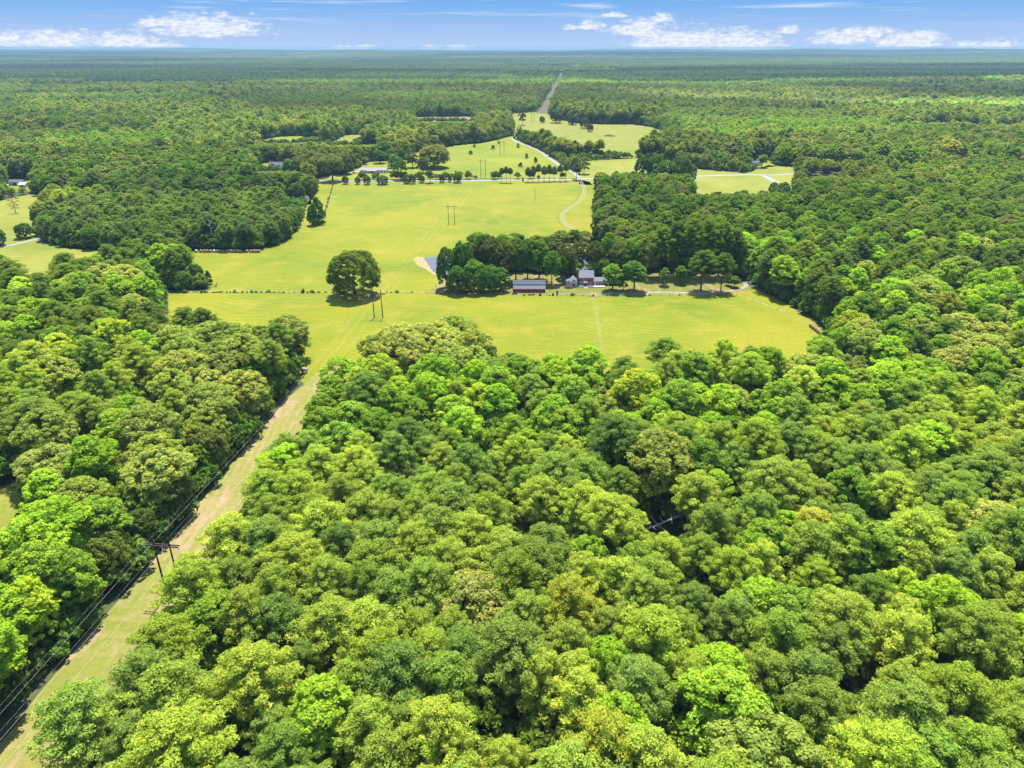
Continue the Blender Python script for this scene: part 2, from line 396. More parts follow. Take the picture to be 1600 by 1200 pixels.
M['bark'] = mat('bark', (0.10, 0.075, 0.055), 0.95, 0.1, var=0.35, vscale=2.0, bump=0.3)
M['pinebark'] = mat('pine_bark', (0.16, 0.10, 0.07), 0.95, 0.1, var=0.35, vscale=2.0, bump=0.3)
M['deadwood'] = mat('bleached_wood', (0.46, 0.43, 0.40), 0.9, 0.1, var=0.2, vscale=2.0)
M['pole'] = mat('tarred_pole', (0.075, 0.05, 0.04), 0.8, 0.2, var=0.3, vscale=2.0)
M['polegrey'] = mat('weathered_pole', (0.34, 0.33, 0.25), 0.9, 0.1, var=0.2, vscale=2.0)
M['wire'] = mat('aluminium_wire', (0.85, 0.85, .82), 0.7, 0.2)
M['glassins'] = mat('grey_insulator', (1.0, 1.0, 1.0), 0.25, 0.5)
M['blueins'] = mat('blue_insulator', (0.10, 0.42, 0.62), 0.25, 0.5)
M['brick'] = mat('red_brick', (0.46, 0.14, 0.095), 0.9, 0.1, var=0.2, vscale=3.0)
M['white'] = mat('white_paint', (0.98, 0.98, 0.95), 0.6, 0.3)
M['cream'] = mat('pale_siding', (0.68, 0.69, 0.67), 0.7, 0.2)
M['roof'] = mat('grey_shingle', (0.17, 0.185, 0.22), 0.8, 0.3, var=0.14, vscale=1.2)
M['roofdark'] = mat('dark_shingle', (0.085, 0.095, 0.12), 0.8, 0.3, var=0.14, vscale=1.2)
M['rooftan'] = mat('tan_shingle', (0.30, 0.27, 0.25), 0.8, 0.3, var=0.14, vscale=1.2)
M['tin'] = mat('galvanised_roof', (0.10, 0.11, 0.135), 0.9, 0.1, 0.0, var=0.15, vscale=0.7)
M['tinlight'] = mat('light_tin', (0.125, 0.135, 0.16), 0.9, 0.1, 0.0, var=0.1, vscale=0.7)
M['barnred'] = mat('barn_red', (0.50, 0.05, 0.05), 0.8, 0.2, var=0.2, vscale=0.8)
M['pane'] = mat('window_glass', (0.03, 0.035, 0.04), 0.08, 0.6)
M['dark'] = mat('dark_opening', (0.03, 0.028, 0.026), 0.9, 0.1)
M['wood'] = mat('fence_wood', (0.19, 0.15, 0.11), 0.9, 0.1, var=0.3, vscale=1.5)
M['deck'] = mat('deck_white', (0.60, 0.58, 0.54), 0.8, 0.2)
M['hayb'] = mat('baled_hay', (0.40, 0.27, 0.16), 0.95, 0.05, var=0.3, vscale=2.5, bump=0.4)
M['haypale'] = mat('weathered_hay', (0.62, 0.55, 0.47), 0.95, 0.05, var=0.15, vscale=2.5, bump=0.3)
M['brush'] = mat('brush_sticks', (0.20, 0.13, 0.10), 0.95, 0.05, var=0.3, vscale=1.5)
M['earth'] = mat('orange_clay', (0.36, 0.17, 0.09), 0.95, 0.05, var=0.3, vscale=0.8)
M['tyre'] = mat('tyre', (0.02, 0.02, 0.02), 0.8, 0.2)
for nm, c in (('carred', (0.22, 0.02, 0.02)), ('cardark', (0.02, 0.025, 0.035)), ('carsilver', (0.5, 0.52, 0.54))): M[nm] = mat(nm, c, 0.3, 0.5)
wm = bpy.data.materials.new('pond_water'); wm.use_nodes = True; t = NT(wm.node_tree); b = t.n['Principled BSDF']
b.inputs['Base Color'].default_value = (0.08, 0.08, 0.09, 1); b.inputs['Specular IOR Level'].default_value = .28; b.inputs['Roughness'].default_value = 0.2; b.inputs['IOR'].default_value = 1.33
pos = t.new('ShaderNodeNewGeometry').outputs['Position']; bp = t.new('ShaderNodeBump'); bp.inputs['Strength'].default_value = 0.35; bp.inputs['Distance'].default_value = 0.15
t.l.new(t.noise(t.mapping(pos, (1, 0.6, 1)), 1.3, 4, 0.6), bp.inputs['Height']); t.l.new(bp.outputs[0], b.inputs['Normal'])
M['water'] = wm

# ------------------------------------------------------------------ terrain sheet
def grid_ground():
    ys = [-500.0, -200, 0, 200, 400, 600, 800, 1000, 1200, 1400, 1600, 1700]
    y = 1700.0
    while y < 17500: y += max(60, y * 0.022); ys.append(y)
    ys = np.array(ys); xs = np.concatenate([np.linspace(-16000, -6000, 26)[:-1], np.linspace(-6000, 6000, 121), np.linspace(6000, 16000, 26)[1:]])
    X, Y = np.meshgrid(xs, ys); Z = terrain(X, Y)
    v = np.stack([X.ravel(), Y.ravel(), Z.ravel()], 1); nx = len(xs); f = []
    for j in range(len(ys) - 1):
        for i in range(nx - 1): a = j * nx + i; f.append((a, a + 1, a + nx + 1, a + nx))
    me = bpy.data.meshes.new('ground'); me.from_pydata(v.tolist(), [], f); me.materials.append(M['floor']); me.update()
    me.polygons.foreach_set('use_smooth', [True] * len(f))
    o = bpy.data.objects.new('ground', me); COL.objects.link(o); tag(o, 'dark leaf-littered forest floor reaching to the horizon', kind='structure')
grid_ground()

import mathutils.geometry as mg
def roughen(poly, step=7.0, amp=1.6, seed=0):
    out = []; n = len(poly)
    for i in range(n):
        a = poly[i]; b = poly[(i + 1) % n]; L = np.hypot(*(b - a)); k = max(1, int(L / step)); nv = np.array([-(b - a)[1], (b - a)[0]]) / max(L, 1e-6)
        for j in range(k):
            p = a + (b - a) * j / k
            w = 0 if j == 0 else (float(fbm(p[0], p[1], 14.0, seed, 2)) - 0.5) * 2 * amp
            out.append(p + nv * w)
    return out
def sheet(name, poly, m, z, label, amp=1.6, drape=False):
    pts = roughen(poly, 7.0 if amp else 1e9, amp)
    if drape:
        n = len(pts); mb = MB(); v = [(p[0], p[1], float(terrain(p[0], p[1])) + z) for p in pts]
        for i in range(n // 2 - 1): mb.poly([v[i], v[n - 1 - i], v[n - 2 - i], v[i + 1]])
        return tag(mb.build(name, m), label, kind='structure')
    tri = mg.tessellate_polygon([[Vector((p[0], p[1], 0)) for p in pts]])
    me = bpy.data.meshes.new(name); me.from_pydata([(p[0], p[1], z) for p in pts], [], [tuple(q) for q in tri]); me.materials.append(m)
    me.update()
    nrm = sum(p.normal.z for p in me.polygons)
    if nrm < 0: me.flip_normals()
    o = bpy.data.objects.new(name, me); COL.objects.link(o); return tag(o, label, kind='structure')
Z1, Z2, Z3 = 0.03, 0.06, 0.09
sheet('hay_field', CLEAR['hay_field'], M['hay'], Z1, 'sunlit yellow-green mown hay field around the farmstead')
sheet('west_field', CLEAR['west_field'], M['west'], Z1, 'yellow-green field at the far left beside the round wood')
sheet('meadow', CLEAR['roadside_meadow'], M['meadow'], Z1, 'bright meadow beyond the public road dotted with small cedars')
sheet('far_pasture', CLEAR['far_pasture'], M['rough'], Z1, 'rough pale pasture behind the diagonal hedgerow')
sheet('corner_field', CLEAR['corner_field'], M['west'], Z1, 'small yellow field either side of the road corner')
sheet('pond_pasture', CLEAR['pond_pasture'], M['meadow'], Z1, 'small pasture left of the distant pond')
sheet('orchard_pasture', CLEAR['orchard_pasture'], M['rough'], Z1, 'small pasture right of the distant pond')
sheet('ploughed_field', CLEAR['ploughed_field'], M['soil'], Z1, 'bare pinkish soil patch in the distant forest')
for k, nm in (('house_lot', 'grass lot of the dark-roofed house'), ('farm_lot', 'grass lot at the far left buildings'), ('grove_lot', 'lawn lot behind the round wood'), ('gable_lot', 'grass lot by the road corner')):
    sheet('lawn', CLEAR[k], M['meadow'], Z1, nm)
sheet('power_line_cut', CLEAR['power_line_cut'], M['cut'], Z1 + 0.008, 'grassy strip with bare clay under the power line')
sheet('cut_mouth', CLEAR['cut_mouth'], M['hay'], Z1 + .004, 'grass where the power-line cut opens into the field')
sheet('far_power_line_cut', CLEAR['far_power_line_cut'], M['farcut'], 0.4, 'brown strip of the power-line cut climbing the distant forest', 0, True)
sheet('lane_mouth', CLEAR['lane_mouth'], M['hay'], Z1, 'bright grass opening at the left picture edge')
sheet('mown_lane', CLEAR['mown_lane'], M['lane'], Z1 + 0.004, 'narrow grass lane between the two left woods')
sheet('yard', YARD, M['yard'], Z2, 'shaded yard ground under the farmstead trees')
bank = POND[0:1]
sheet('sand_bank', P((646,404),(652,401),(664,402),(672,412),(683,426),(678,430),(664,420),(652,415)), M['sand'], Z2, 'tan sandy bank at the left end of the pond', 0.5)
sheet('pond_water', POND, M['water'], Z3, 'blue-grey farm pond left of the farmstead trees', 0.8)
sheet('pond_water', POND3, M['water'], Z3, 'sheet of pale water behind the brick house trees', 0.8)
sheet('pond_bank', CLEAR['pond_bank'], M['hay'], Z1 - .006, 'grass bank round the left end of the pond')
sheet('pond_water', POND2, M['water'], Z2, 'small distant pond among trees')

def route_mesh(name, route, w, m, z, label, off=0.0):
    mb = MB(); L = []; Rr = []
    for i, p in enumerate(route):
        d = route[min(i + 1, len(route) - 1)] - route[max(i - 1, 0)]; d = d / np.hypot(*d); nv = np.array([-d[1], d[0]])
        L.append(p + nv * (off + w / 2)); Rr.append(p + nv * (off - w / 2))
    for i in range(len(route) - 1): mb.poly([(*Rr[i], z), (*Rr[i+1], z), (*L[i+1], z), (*L[i], z)])
    return tag(mb.build(name, m), label, kind='structure')
route_mesh('road', ROAD, 6.6, M['asphalt'], Z3 + .01, 'pale two-lane country road crossing the picture')
route_mesh('side_road', SIDE, 5.5, M['asphalt'], Z3 + .02, 'side road leaving at the corner')
lm = M['white']
route_mesh('gravel_track', DRIVE, 0.75, M['gravel'], Z2 + .01, 'left wheel rut of the curving farm track', 1.0)
route_mesh('gravel_track', DRIVE, 0.75, M['gravel'], Z2 + .012, 'right wheel rut of the curving farm track', -1.0)
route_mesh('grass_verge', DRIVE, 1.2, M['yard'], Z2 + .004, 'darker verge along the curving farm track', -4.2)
route_mesh('gravel_drive', LANE2, 4.2, M['gravel_grey'], Z2 + .01, 'grey gravel drive running up along the hedgerow')
route_mesh('gravel_drive', YDRIVE, 2.3, M['gravel'], Z3, 'pale gravel drive in front of the farmhouse trees')
route_mesh('gravel_drive', HDRIVE, 4.0, M['gravel'], Z2 + .01, 'drive from the road to the long white house')
route_mesh('gravel_drive', WLANE, 3.4, M['gravel_grey'], Z2 + .01, 'grey lane crossing the far left field')
route_mesh('mown_path', spline([G(926,462), G(930,480), G(935,505), G(938,530), G(941,552)]), 2.0, M['lane'], Z2, 'pale worn path running down the pasture from the farmhouse')
# tyre ruts in the cut
rut = [np.array((line_x(y) + 0.4 + 1.3 * math.sin(y * .031), y)) for y in range(-40, 205, 6)]
M['rut'] = mat('worn_rut', (0.30, 0.235, 0.13), 0.95, 0.1, var=0.35, vscale=0.35)
route_mesh('wheel_rut', rut, 0.42, M['rut'], Z2, 'worn left rut under the power line', -0.9)
route_mesh('wheel_rut', rut, 0.42, M['rut'], Z2, 'worn right rut under the power line', 0.9)

def haze():
    xs, ys = np.meshgrid(np.linspace(-16400, 16400, 80), np.linspace(-490, 17000, 120)); zz = terrain(xs, ys)
    mb = MB(); mb.box(-16900, 16900, -800, 18200, float(zz.min()) - 3, max(123.0, float(zz[ys < 16000].max()) + 30))
    m = bpy.data.materials.new('air'); m.use_nodes = True; t = NT(m.node_tree); t.n.clear(); o = t.new('ShaderNodeOutputMaterial')
    v = t.new('ShaderNodeVolumePrincipled'); v.inputs['Color'].default_value = (.24, .40, .52, 1); v.inputs['Density'].default_value = HAZE
    t.l.new(v.outputs[0], o.inputs['Volume']); ob = mb.build('haze', m); tag(ob, 'thin blue summer haze over the woods', kind='stuff')
    print('haze z', zz.min(), zz.max())
haze()

# ------------------------------------------------------------------ tree builders
def leaf_mat():
    m = bpy.data.materials.new('foliage'); m.use_nodes = True; t = NT(m.node_tree); t.n.clear()
    out = t.new('ShaderNodeOutputMaterial')
    at = t.new('ShaderNodeAttribute', attribute_type='INSTANCER', attribute_name='tint')
    lv = t.new('ShaderNodeAttribute', attribute_type='GEOMETRY', attribute_name='leaf')
    c = t.mix(1.0, at.outputs['Color'], t.ramp(lv.outputs['Fac'], [(0.0, (0.66, 0.74, 0.75)), (0.5, (1.0, 1.0, 1.0)), (1.0, (1.45, 1.26, 1.15))]), 'MULTIPLY')
    d = t.new('ShaderNodeBsdfDiffuse'); tr = t.new('ShaderNodeBsdfTranslucent')
    t.l.new(c, d.inputs[0])
    tcol = t.mix(1.0, c, (1.25, 1.25, 0.55), 'MULTIPLY'); t.l.new(tcol, tr.inputs[0])
    mx = t.new('ShaderNodeMixShader'); mx.inputs[0].default_value = 0.44
    t.l.new(d.outputs[0], mx.inputs[1]); t.l.new(tr.outputs[0], mx.inputs[2])
    t.l.new(mx.outputs[0], out.inputs[0])
    return m
M['leaf'] = leaf_mat()

def unit(v): return v / np.maximum(np.linalg.norm(v, axis=-1, keepdims=True), 1e-9)

def quads(c, n, s, asp, r):
    """leaf clumps: one quad each, at c, facing n"""
    N = len(c); n = unit(n); a = unit(np.cross(n, r.normal(size=(N, 3)))); b = np.cross(n, a)
    s = s[:, None]; a = a * s; b = b * s * asp
    k = r.uniform(-.25, .25, (N, 1)) * s
    v = np.stack([c - a + n * k, c - b * .8, c + a - n * k * .4, c + b], 1).reshape(-1, 3)
    return v

def puff_leaves(pc, pr, r, per, size, asp=0.8, spread=0.55, low=-0.35, flat=0.8):
    """scatter leaf quads over the upper shell of each puff"""
    N = len(pc); d = unit(r.normal(size=(N, per, 3))); d[..., 2] = np.where(d[..., 2] < low, -d[..., 2], d[..., 2])
    rad = pr[:, None, None] * r.uniform(0.72, 1.08, (N, per, 1))
    c = pc[:, None, :] + d * rad * np.array([1, 1, flat])
    nn = unit(d * np.array([1, 1, 1.25]) + r.normal(size=d.shape) * spread * 0.6)
    s = r.uniform(0.7, 1.3, (N, per)) * size
    pv = r.uniform(0.25, 0.75, (N, 1)); lf = np.clip(pv + r.normal(size=(N, per)) * 0.2 + d[..., 2] * 0.0, 0, 1)
    return quads(c.reshape(-1, 3), nn.reshape(-1, 3), s.ravel(), asp, r), lf.ravel()

def crown_puffs(kind, r, lod):
    H = 1.0
    if kind == 'oak':                  # wide, domed, of several big lobes with a broccoli surface
        R0 = r.uniform(6.0, 7.4); zt = r.uniform(18.5, 21.5); nl = r.randint(7, 11)
        lob = [(np.array([0, 0, zt - R0 * .62]), R0 * .62)]
        for i in range(nl):
            q = 2 * math.pi * (i + r.uniform(-.3, .3)) / nl; rr = R0 * r.uniform(.5, .66)
            lob.append((np.array([math.cos(q) * rr, math.sin(q) * rr, zt - R0 * r.uniform(.75, 1.25)]), R0 * r.uniform(.36, .5)))
        for i in range(12):
            q = i * 2.4 + r.uniform(-.4, .4); rr = R0 * r.uniform(.45, .72)
            lob.append((np.array([math.cos(q) * rr, math.sin(q) * rr, zt - R0 * r.uniform(1.35, 2.1)]), R0 * r.uniform(.3, .42)))
        npuff, pr, sq = (330, 0.95, .85) if lod == 0 else (70, 1.6, .85)
    elif kind == 'round':              # full crown that reaches down to the grass
        R0 = r.uniform(5.6, 6.4); zt = r.uniform(11, 12.5); lob = [(np.array([0, 0, zt * .56]), R0 * .78)]
        for i in range(34):
            zz = 1 - 2 * (i + .5) / 34; q = i * 2.4; rr = math.sqrt(1 - abs(zz) ** 3.4) * R0 * .64
            lob.append((np.array([math.cos(q) * rr, math.sin(q) * rr, zt * .5 + zz * (zt * .5 - R0 * .32)]), R0 * r.uniform(.3, .42)))
        npuff, pr, sq = (460, 0.9, .95) if lod == 0 else (90, 1.4, .95)
    elif kind == 'broadleaf':          # taller, lumpier, steeper
        R0 = r.uniform(4.6, 5.8); zt = r.uniform(20, 23.5); nl = r.randint(6, 9)
        lob = [(np.array([r.uniform(-.8, .8), r.uniform(-.8, .8), zt - R0 * .55]), R0 * .52)]
        for lev, (zz, rf, lr) in enumerate(((1.1, .52, .46), (1.9, .68, .46), (2.7, .6, .42))):
            for i in range(nl - lev):
                q = 2 * math.pi * (i + r.uniform(-.35, .35)) / (nl - lev) + lev
                rr = R0 * rf * r.uniform(.75, 1.15)
                lob.append((np.array([math.cos(q) * rr, math.sin(q) * rr, zt - R0 * (zz + r.uniform(-.3, .3))]), R0 * lr * r.uniform(.75, 1.15)))
        npuff, pr, sq = (300, 0.85, .9) if lod == 0 else (70, 1.35, .9)
    elif kind == 'pine':               # rounded cone of soft tufts on limbs
        R0 = r.uniform(4.3, 5.3); zt = r.uniform(20, 24.5); dep = r.uniform(9.5, 12.5); pc = []; ps = []
        levels = 9
        for l in range(levels):
            t = (l + .3) / levels; zz = zt - dep * t; prof = R0 * (min(1, (t * 1.9 + .12)) ** .75) * (1 - max(0, t - .75) * 1.2)
            nb = max(3, int(3 + prof * 1.25)); q0 = r.uniform(0, 6.28)
            for i in range(nb):
                q = q0 + 2 * math.pi * (i + r.uniform(-.3, .3)) / nb; L = prof * r.uniform(.72, 1.12)
                for k, fr in enumerate((1.0, .72, .42)):
                    if L * fr < .5 and k: continue
                    for _ in range(2 if lod == 0 else 1):
                        pc.append([math.cos(q) * L * fr + r.uniform(-.55, .55), math.sin(q) * L * fr + r.uniform(-.55, .55), zz + L * .12 * fr + r.uniform(-.4, .5)]); ps.append(r.uniform(.65, 1.0))
        return np.array(pc), np.array(ps), R0, zt, None
    elif kind == 'cedar':              # dense dark pointed bush
        R0 = 1.7; zt = 4.6; pc = []; ps = []
        for i in range(46):
            t = r.uniform(0, 1); rr = R0 * (1 - t) ** .55 * .78; q = r.uniform(0, 6.28)
            pc.append([math.cos(q) * rr, math.sin(q) * rr, .5 + t * (zt - .9)]); ps.append(r.uniform(.4, .62))
        return np.array(pc), np.array(ps), R0, zt, None
    elif kind == 'shrub':
        R0 = 2.2; zt = 3.2; pc = []; ps = []
        for i in range(26 if lod == 0 else 14):
            q = r.uniform(0, 6.28); rr = R0 * r.uniform(0, .8); pc.append([math.cos(q) * rr, math.sin(q) * rr, r.uniform(.4, 1) * (zt - .5) * (1 - (rr / R0) ** 2 * .55)]); ps.append(r.uniform(.5, .9))
        return np.array(pc), np.array(ps), R0, zt, None
    C = np.array([l[0] for l in lob]); Lr = np.array([l[1] for l in lob]); w = Lr ** 2 / (Lr ** 2).sum()
    k = r.choice(len(lob), npuff * 2, p=w); d = unit(r.normal(size=(npuff * 2, 3))); d[:, 2] = np.where(d[:, 2] < -.3, -d[:, 2], d[:, 2])
    p = C[k] + d * Lr[k][:, None] * np.array([1, 1, sq])
    keep = np.ones(len(p), bool)
    for j in range(len(lob)): keep &= (np.linalg.norm((p - C[j]) / np.array([1, 1, sq]), axis=1) > Lr[j] * .8)
    p = p[keep][:npuff]
    return p, pr * r.uniform(.7, 1.25, len(p)), R0, zt, lob

def crown_mesh(name, kind, seed, lod):
    r = np.random.RandomState(seed); pc, pr, R0, zt, lob = crown_puffs(kind, r, lod)
    if kind == 'pine': v, lf = puff_leaves(pc, pr, r, 64 if lod == 0 else 10, .225 if lod == 0 else .62, .42 if lod == 0 else .7, .9, -.4, .62)
    elif kind == 'cedar': v, lf = puff_leaves(pc, pr, r, 45 if lod == 0 else 14, .22 if lod == 0 else .4, .6, .9)
    elif kind == 'shrub': v, lf = puff_leaves(pc, pr, r, 34 if lod == 0 else 14, .26 if lod == 0 else .42, .8, .9)
    elif kind == 'oak': v, lf = puff_leaves(pc, pr, r, 60 if lod == 0 else 18, .26 if lod == 0 else .72, .8, .6)
    else: v, lf = puff_leaves(pc, pr, r, 58 if lod == 0 else 18, .25 if lod == 0 else .62, .8, .6)
    return mesh_from_quads(name, v, lf), (R0, zt)

def mesh_from_quads(name, v, lf, extra=None, tint=None):
    nq = len(v) // 4; me = bpy.data.meshes.new(name)
    me.vertices.add(len(v)); me.vertices.foreach_set('co', v.astype(np.float32).ravel())
    me.loops.add(nq * 4); me.loops.foreach_set('vertex_index', np.arange(nq * 4, dtype=np.int32))
    me.polygons.add(nq); me.polygons.foreach_set('loop_start', np.arange(0, nq * 4, 4, dtype=np.int32))
    at = me.attributes.new('leaf', 'FLOAT', 'FACE'); at.data.foreach_set('value', lf.astype(np.float32))
    me.materials.append(M['leaf']); me.update(calc_edges=True); me.validate()
    return me

def trunk_mb(kind, R0, zt, seed, h=None):
    r = random.Random(seed); mb = MB(); top = zt - (R0 * .9 if kind in ('oak', 'broadleaf', 'round') else 1.0)
    r0 = {'oak': .42, 'broadleaf': .34, 'pine': .27, 'cedar': .12, 'shrub': .08, 'round': .35}[kind]
    bend = (r.uniform(-.4, .4), r.uniform(-.4, .4)); n = 5
    pts = [(bend[0] * math.sin(i / n * 3), bend[1] * math.sin(i / n * 3), top * i / n - (.3 if i == 0 else 0)) for i in range(n + 1)]
    mb.tube(pts, [r0 * (1.25 - .95 * i / n) for i in range(n + 1)], 7)
    nb = {'oak': 8, 'broadleaf': 7, 'pine': 12, 'round': 0, 'cedar': 0, 'shrub': 0}[kind]
    for i in range(nb):
        q = i * 2.4 + r.uniform(-.4, .4)
        if kind == 'pine': z0 = zt - 10.5 + 9 * i / nb; L = R0 * (1 - i / nb) * .85 + .6; z1 = z0 + .5
        else: z0 = top * r.uniform(.42, .85); L = R0 * r.uniform(.55, .8); z1 = min(z0 + L * .9, zt - R0 * .5)
        a = (bend[0] * .6, bend[1] * .6, z0); b = (math.cos(q) * L, math.sin(q) * L, z1)
        mid = ((a[0] + b[0]) * .5, (a[1] + b[1]) * .5, a[2] + (b[2] - a[2]) * .38)
        mb.tube([a, mid, b], [r0 * .42, r0 * .28, r0 * .1], 5)
    return mb

VAR = {'oak': 5, 'round': 4, 'broadleaf': 5, 'pine': 5, 'cedar': 3, 'shrub': 3}
CROWN = {}; TRUNK = {}; SIZE = {}; LOW = {}
NAMES = {'oak': 'oak_tree', 'round': 'oak_tree', 'broadleaf': 'broadleaf_tree', 'pine': 'pine_tree', 'cedar': 'cedar_tree', 'shrub': 'shrub'}
for kind, nv in VAR.items():
    CROWN[kind] = []; TRUNK[kind] = []; LOW[kind] = []; SIZE[kind] = []
    for i in range(nv):
        me, (R0, zt) = crown_mesh(kind + '_crown', kind, 100 + i * 7 + len(kind), 0)
        CROWN[kind].append(me); SIZE[kind].append((R0, zt))
        TRUNK[kind].append(trunk_mb(kind, R0, zt, i).mesh(kind + '_trunk', M['pinebark'] if kind == 'pine' else M['bark'], True))
        lo, _ = crown_mesh(kind + '_low', kind, 100 + i * 7 + len(kind), 1)
        LOW[kind].append(lo)

PAL = {'oak': [(.120, .150, .026), (.105, .140, .028), (.150, .168, .036), (.092, .125, .026), (.135, .150, .040)],
       'broadleaf': [(.085, .155, .012), (.110, .190, .014), (.070, .125, .014), (.130, .200, .018), (.080, .140, .018)],
       'pine': [(.110, .165, .020), (.090, .145, .024), (.140, .190, .028), (.078, .125, .026)],
       'cedar': [(.045, .085, .020), (.055, .095, .020)], 'shrub': [(.07, .14, .02), (.10, .15, .03), (.06, .11, .02)]}
PAL = {k: np.array(v) for k, v in PAL.items()}; PAL['oak'] = PAL['oak'] * np.array([.90, .98, .95]); PAL['round'] = np.concatenate([PAL['oak'][:4] * .9, PAL['broadleaf'][:3] * .9])
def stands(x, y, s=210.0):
    """forest stands (cells): height 0..1, lightness (with painted cloud-shadow bands) 0..1, warmth 0..1 of the stand each tree belongs to"""
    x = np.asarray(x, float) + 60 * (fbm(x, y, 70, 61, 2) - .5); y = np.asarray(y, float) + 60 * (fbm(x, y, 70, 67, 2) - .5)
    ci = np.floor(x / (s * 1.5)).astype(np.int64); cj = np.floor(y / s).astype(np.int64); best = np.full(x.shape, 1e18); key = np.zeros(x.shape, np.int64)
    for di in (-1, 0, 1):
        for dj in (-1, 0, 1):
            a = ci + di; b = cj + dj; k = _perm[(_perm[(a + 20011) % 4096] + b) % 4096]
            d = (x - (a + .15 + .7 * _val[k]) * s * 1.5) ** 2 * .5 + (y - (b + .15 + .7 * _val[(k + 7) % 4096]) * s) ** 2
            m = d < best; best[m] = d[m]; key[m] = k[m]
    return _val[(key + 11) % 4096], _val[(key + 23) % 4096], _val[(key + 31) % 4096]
def tints(kind, x, y, r):
    pal = PAL[kind] * 1.38; n = len(x)
    i = r.randint(0, len(pal), n); j = r.randint(0, len(pal), n); f = r.uniform(0, .6, n)[:, None]
    c = (pal[i] * (1 - f) + pal[j] * f) * np.array([1.02, 1.0, .98])
    rare = r.rand(n) < .03; c[rare] *= np.array([1.18, 1.0, 1.0]); dk = r.rand(n) < .10; c[dk] *= np.array([.76, .82, .92])
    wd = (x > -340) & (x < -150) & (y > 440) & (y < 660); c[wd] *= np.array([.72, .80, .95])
    g = 0.86 + 0.3 * fbm(x, y, 60, 21) ; g = g * r.uniform(.88, 1.12, n)
    c = c * g[:, None]
    # tint a little paler round the fields' far side, warmer towards the camera
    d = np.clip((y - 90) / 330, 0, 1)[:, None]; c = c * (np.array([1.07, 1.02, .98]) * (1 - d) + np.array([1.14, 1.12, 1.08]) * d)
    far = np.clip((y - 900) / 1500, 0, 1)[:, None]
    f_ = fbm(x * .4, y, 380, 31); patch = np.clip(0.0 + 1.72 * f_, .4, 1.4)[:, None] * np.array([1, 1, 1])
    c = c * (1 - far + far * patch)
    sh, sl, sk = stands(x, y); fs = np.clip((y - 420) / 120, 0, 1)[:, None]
    c = c * (1 + fs * (np.stack([.86 + .56 * sl + .16 * sk, .86 + .54 * sl, .9 + .4 * sl], 1) - 1))  # stand colour differs; its lightness also paints cloud-shadow bands into the leaves
    band = np.exp(-((y - 1880 + .52 * (x - 420)) / 140) ** 2) * np.clip((x - 250) / 300, 0, 1); c = c * (1 + band[:, None] * np.array([1.6, 1.25, 3.0]))  # mist over the low scrub clearing, put into the leaf tint as paleness
    return c

def scatter(x0, x1, y0, y1, s, r, jit=.36):
    nx = int((x1 - x0) / s) + 1; ny = int((y1 - y0) / (s * .87)) + 1
    I, J = np.meshgrid(np.arange(nx), np.arange(ny))
    x = x0 + (I + .5 * (J % 2)) * s + r.uniform(-jit, jit, I.shape) * s
    y = y0 + J * s * .87 + r.uniform(-jit, jit, I.shape) * s
    return x.ravel(), y.ravel()

def in_view(x, y, m=1.12, z=12.0):
    fw = y * math.cos(PITCH) + (CAM_H - z) * math.sin(PITCH); up = y * math.sin(PITCH) - (CAM_H - z) * math.cos(PITCH)
    return (fw > 1) & (np.abs(x) * FPX < 800 * m * fw + 9 * FPX) & (-up * FPX < 600 * fw * m + 9 * FPX)

def species(x, y, r):
    """0 oak, 1 broadleaf, 2 pine - by stand"""
    n = len(x); lx = np.interp(y, [p[1] for p in LINE], [p[0] for p in LINE]); right = x > lx
    nz = fbm(x, y, 55, 41) ; nz2 = fbm(x, y, 38, 47); u = r.rand(n)
    po = np.full(n, .4); pp = np.full(n, .25)
    near = right & (y < 185 + 0.12 * x + 30 * (nz - .5)); po[near] = .07; pp[near] = .80
    mid = right & ~near & (y < 300); po[mid] = .30; pp[mid] = .14
    rim = right & (y >= 235 + .05 * np.abs(x)) & (y < 345) & (x < 150); po[rim] = .74; pp[rim] = .06
    L = ~right; strip = L & (y > 140) & (x > lx - 62); po[strip] = .80; pp[strip] = .02
    ls = L & (y <= 145); po[ls] = .12; pp[ls] = .06
    l1 = L & ~strip & (y > 145) & (y < 420); po[l1] = .22; pp[l1] = .52
    rw = right & (x > 80) & (y > 345) & (y < 800); po[rw] = .18; pp[rw] = .40
    fr = (y > 800); po[fr] = .38; pp[fr] = .36
    _h, _l, _w = stands(x, y); q = y > 440; pp[q] = np.where(_w[q] > .6, .75, np.where(_w[q] < .3, .05, .25))
    po = np.clip(po + (nz - .5) * .9 * (po > .1), 0.02, 1); pp = np.clip(pp + (nz2 - .5) * .8 * (pp > .1), 0.02, 1)
    return np.where(u < pp, 2, np.where(u < pp + po, 0, 1))

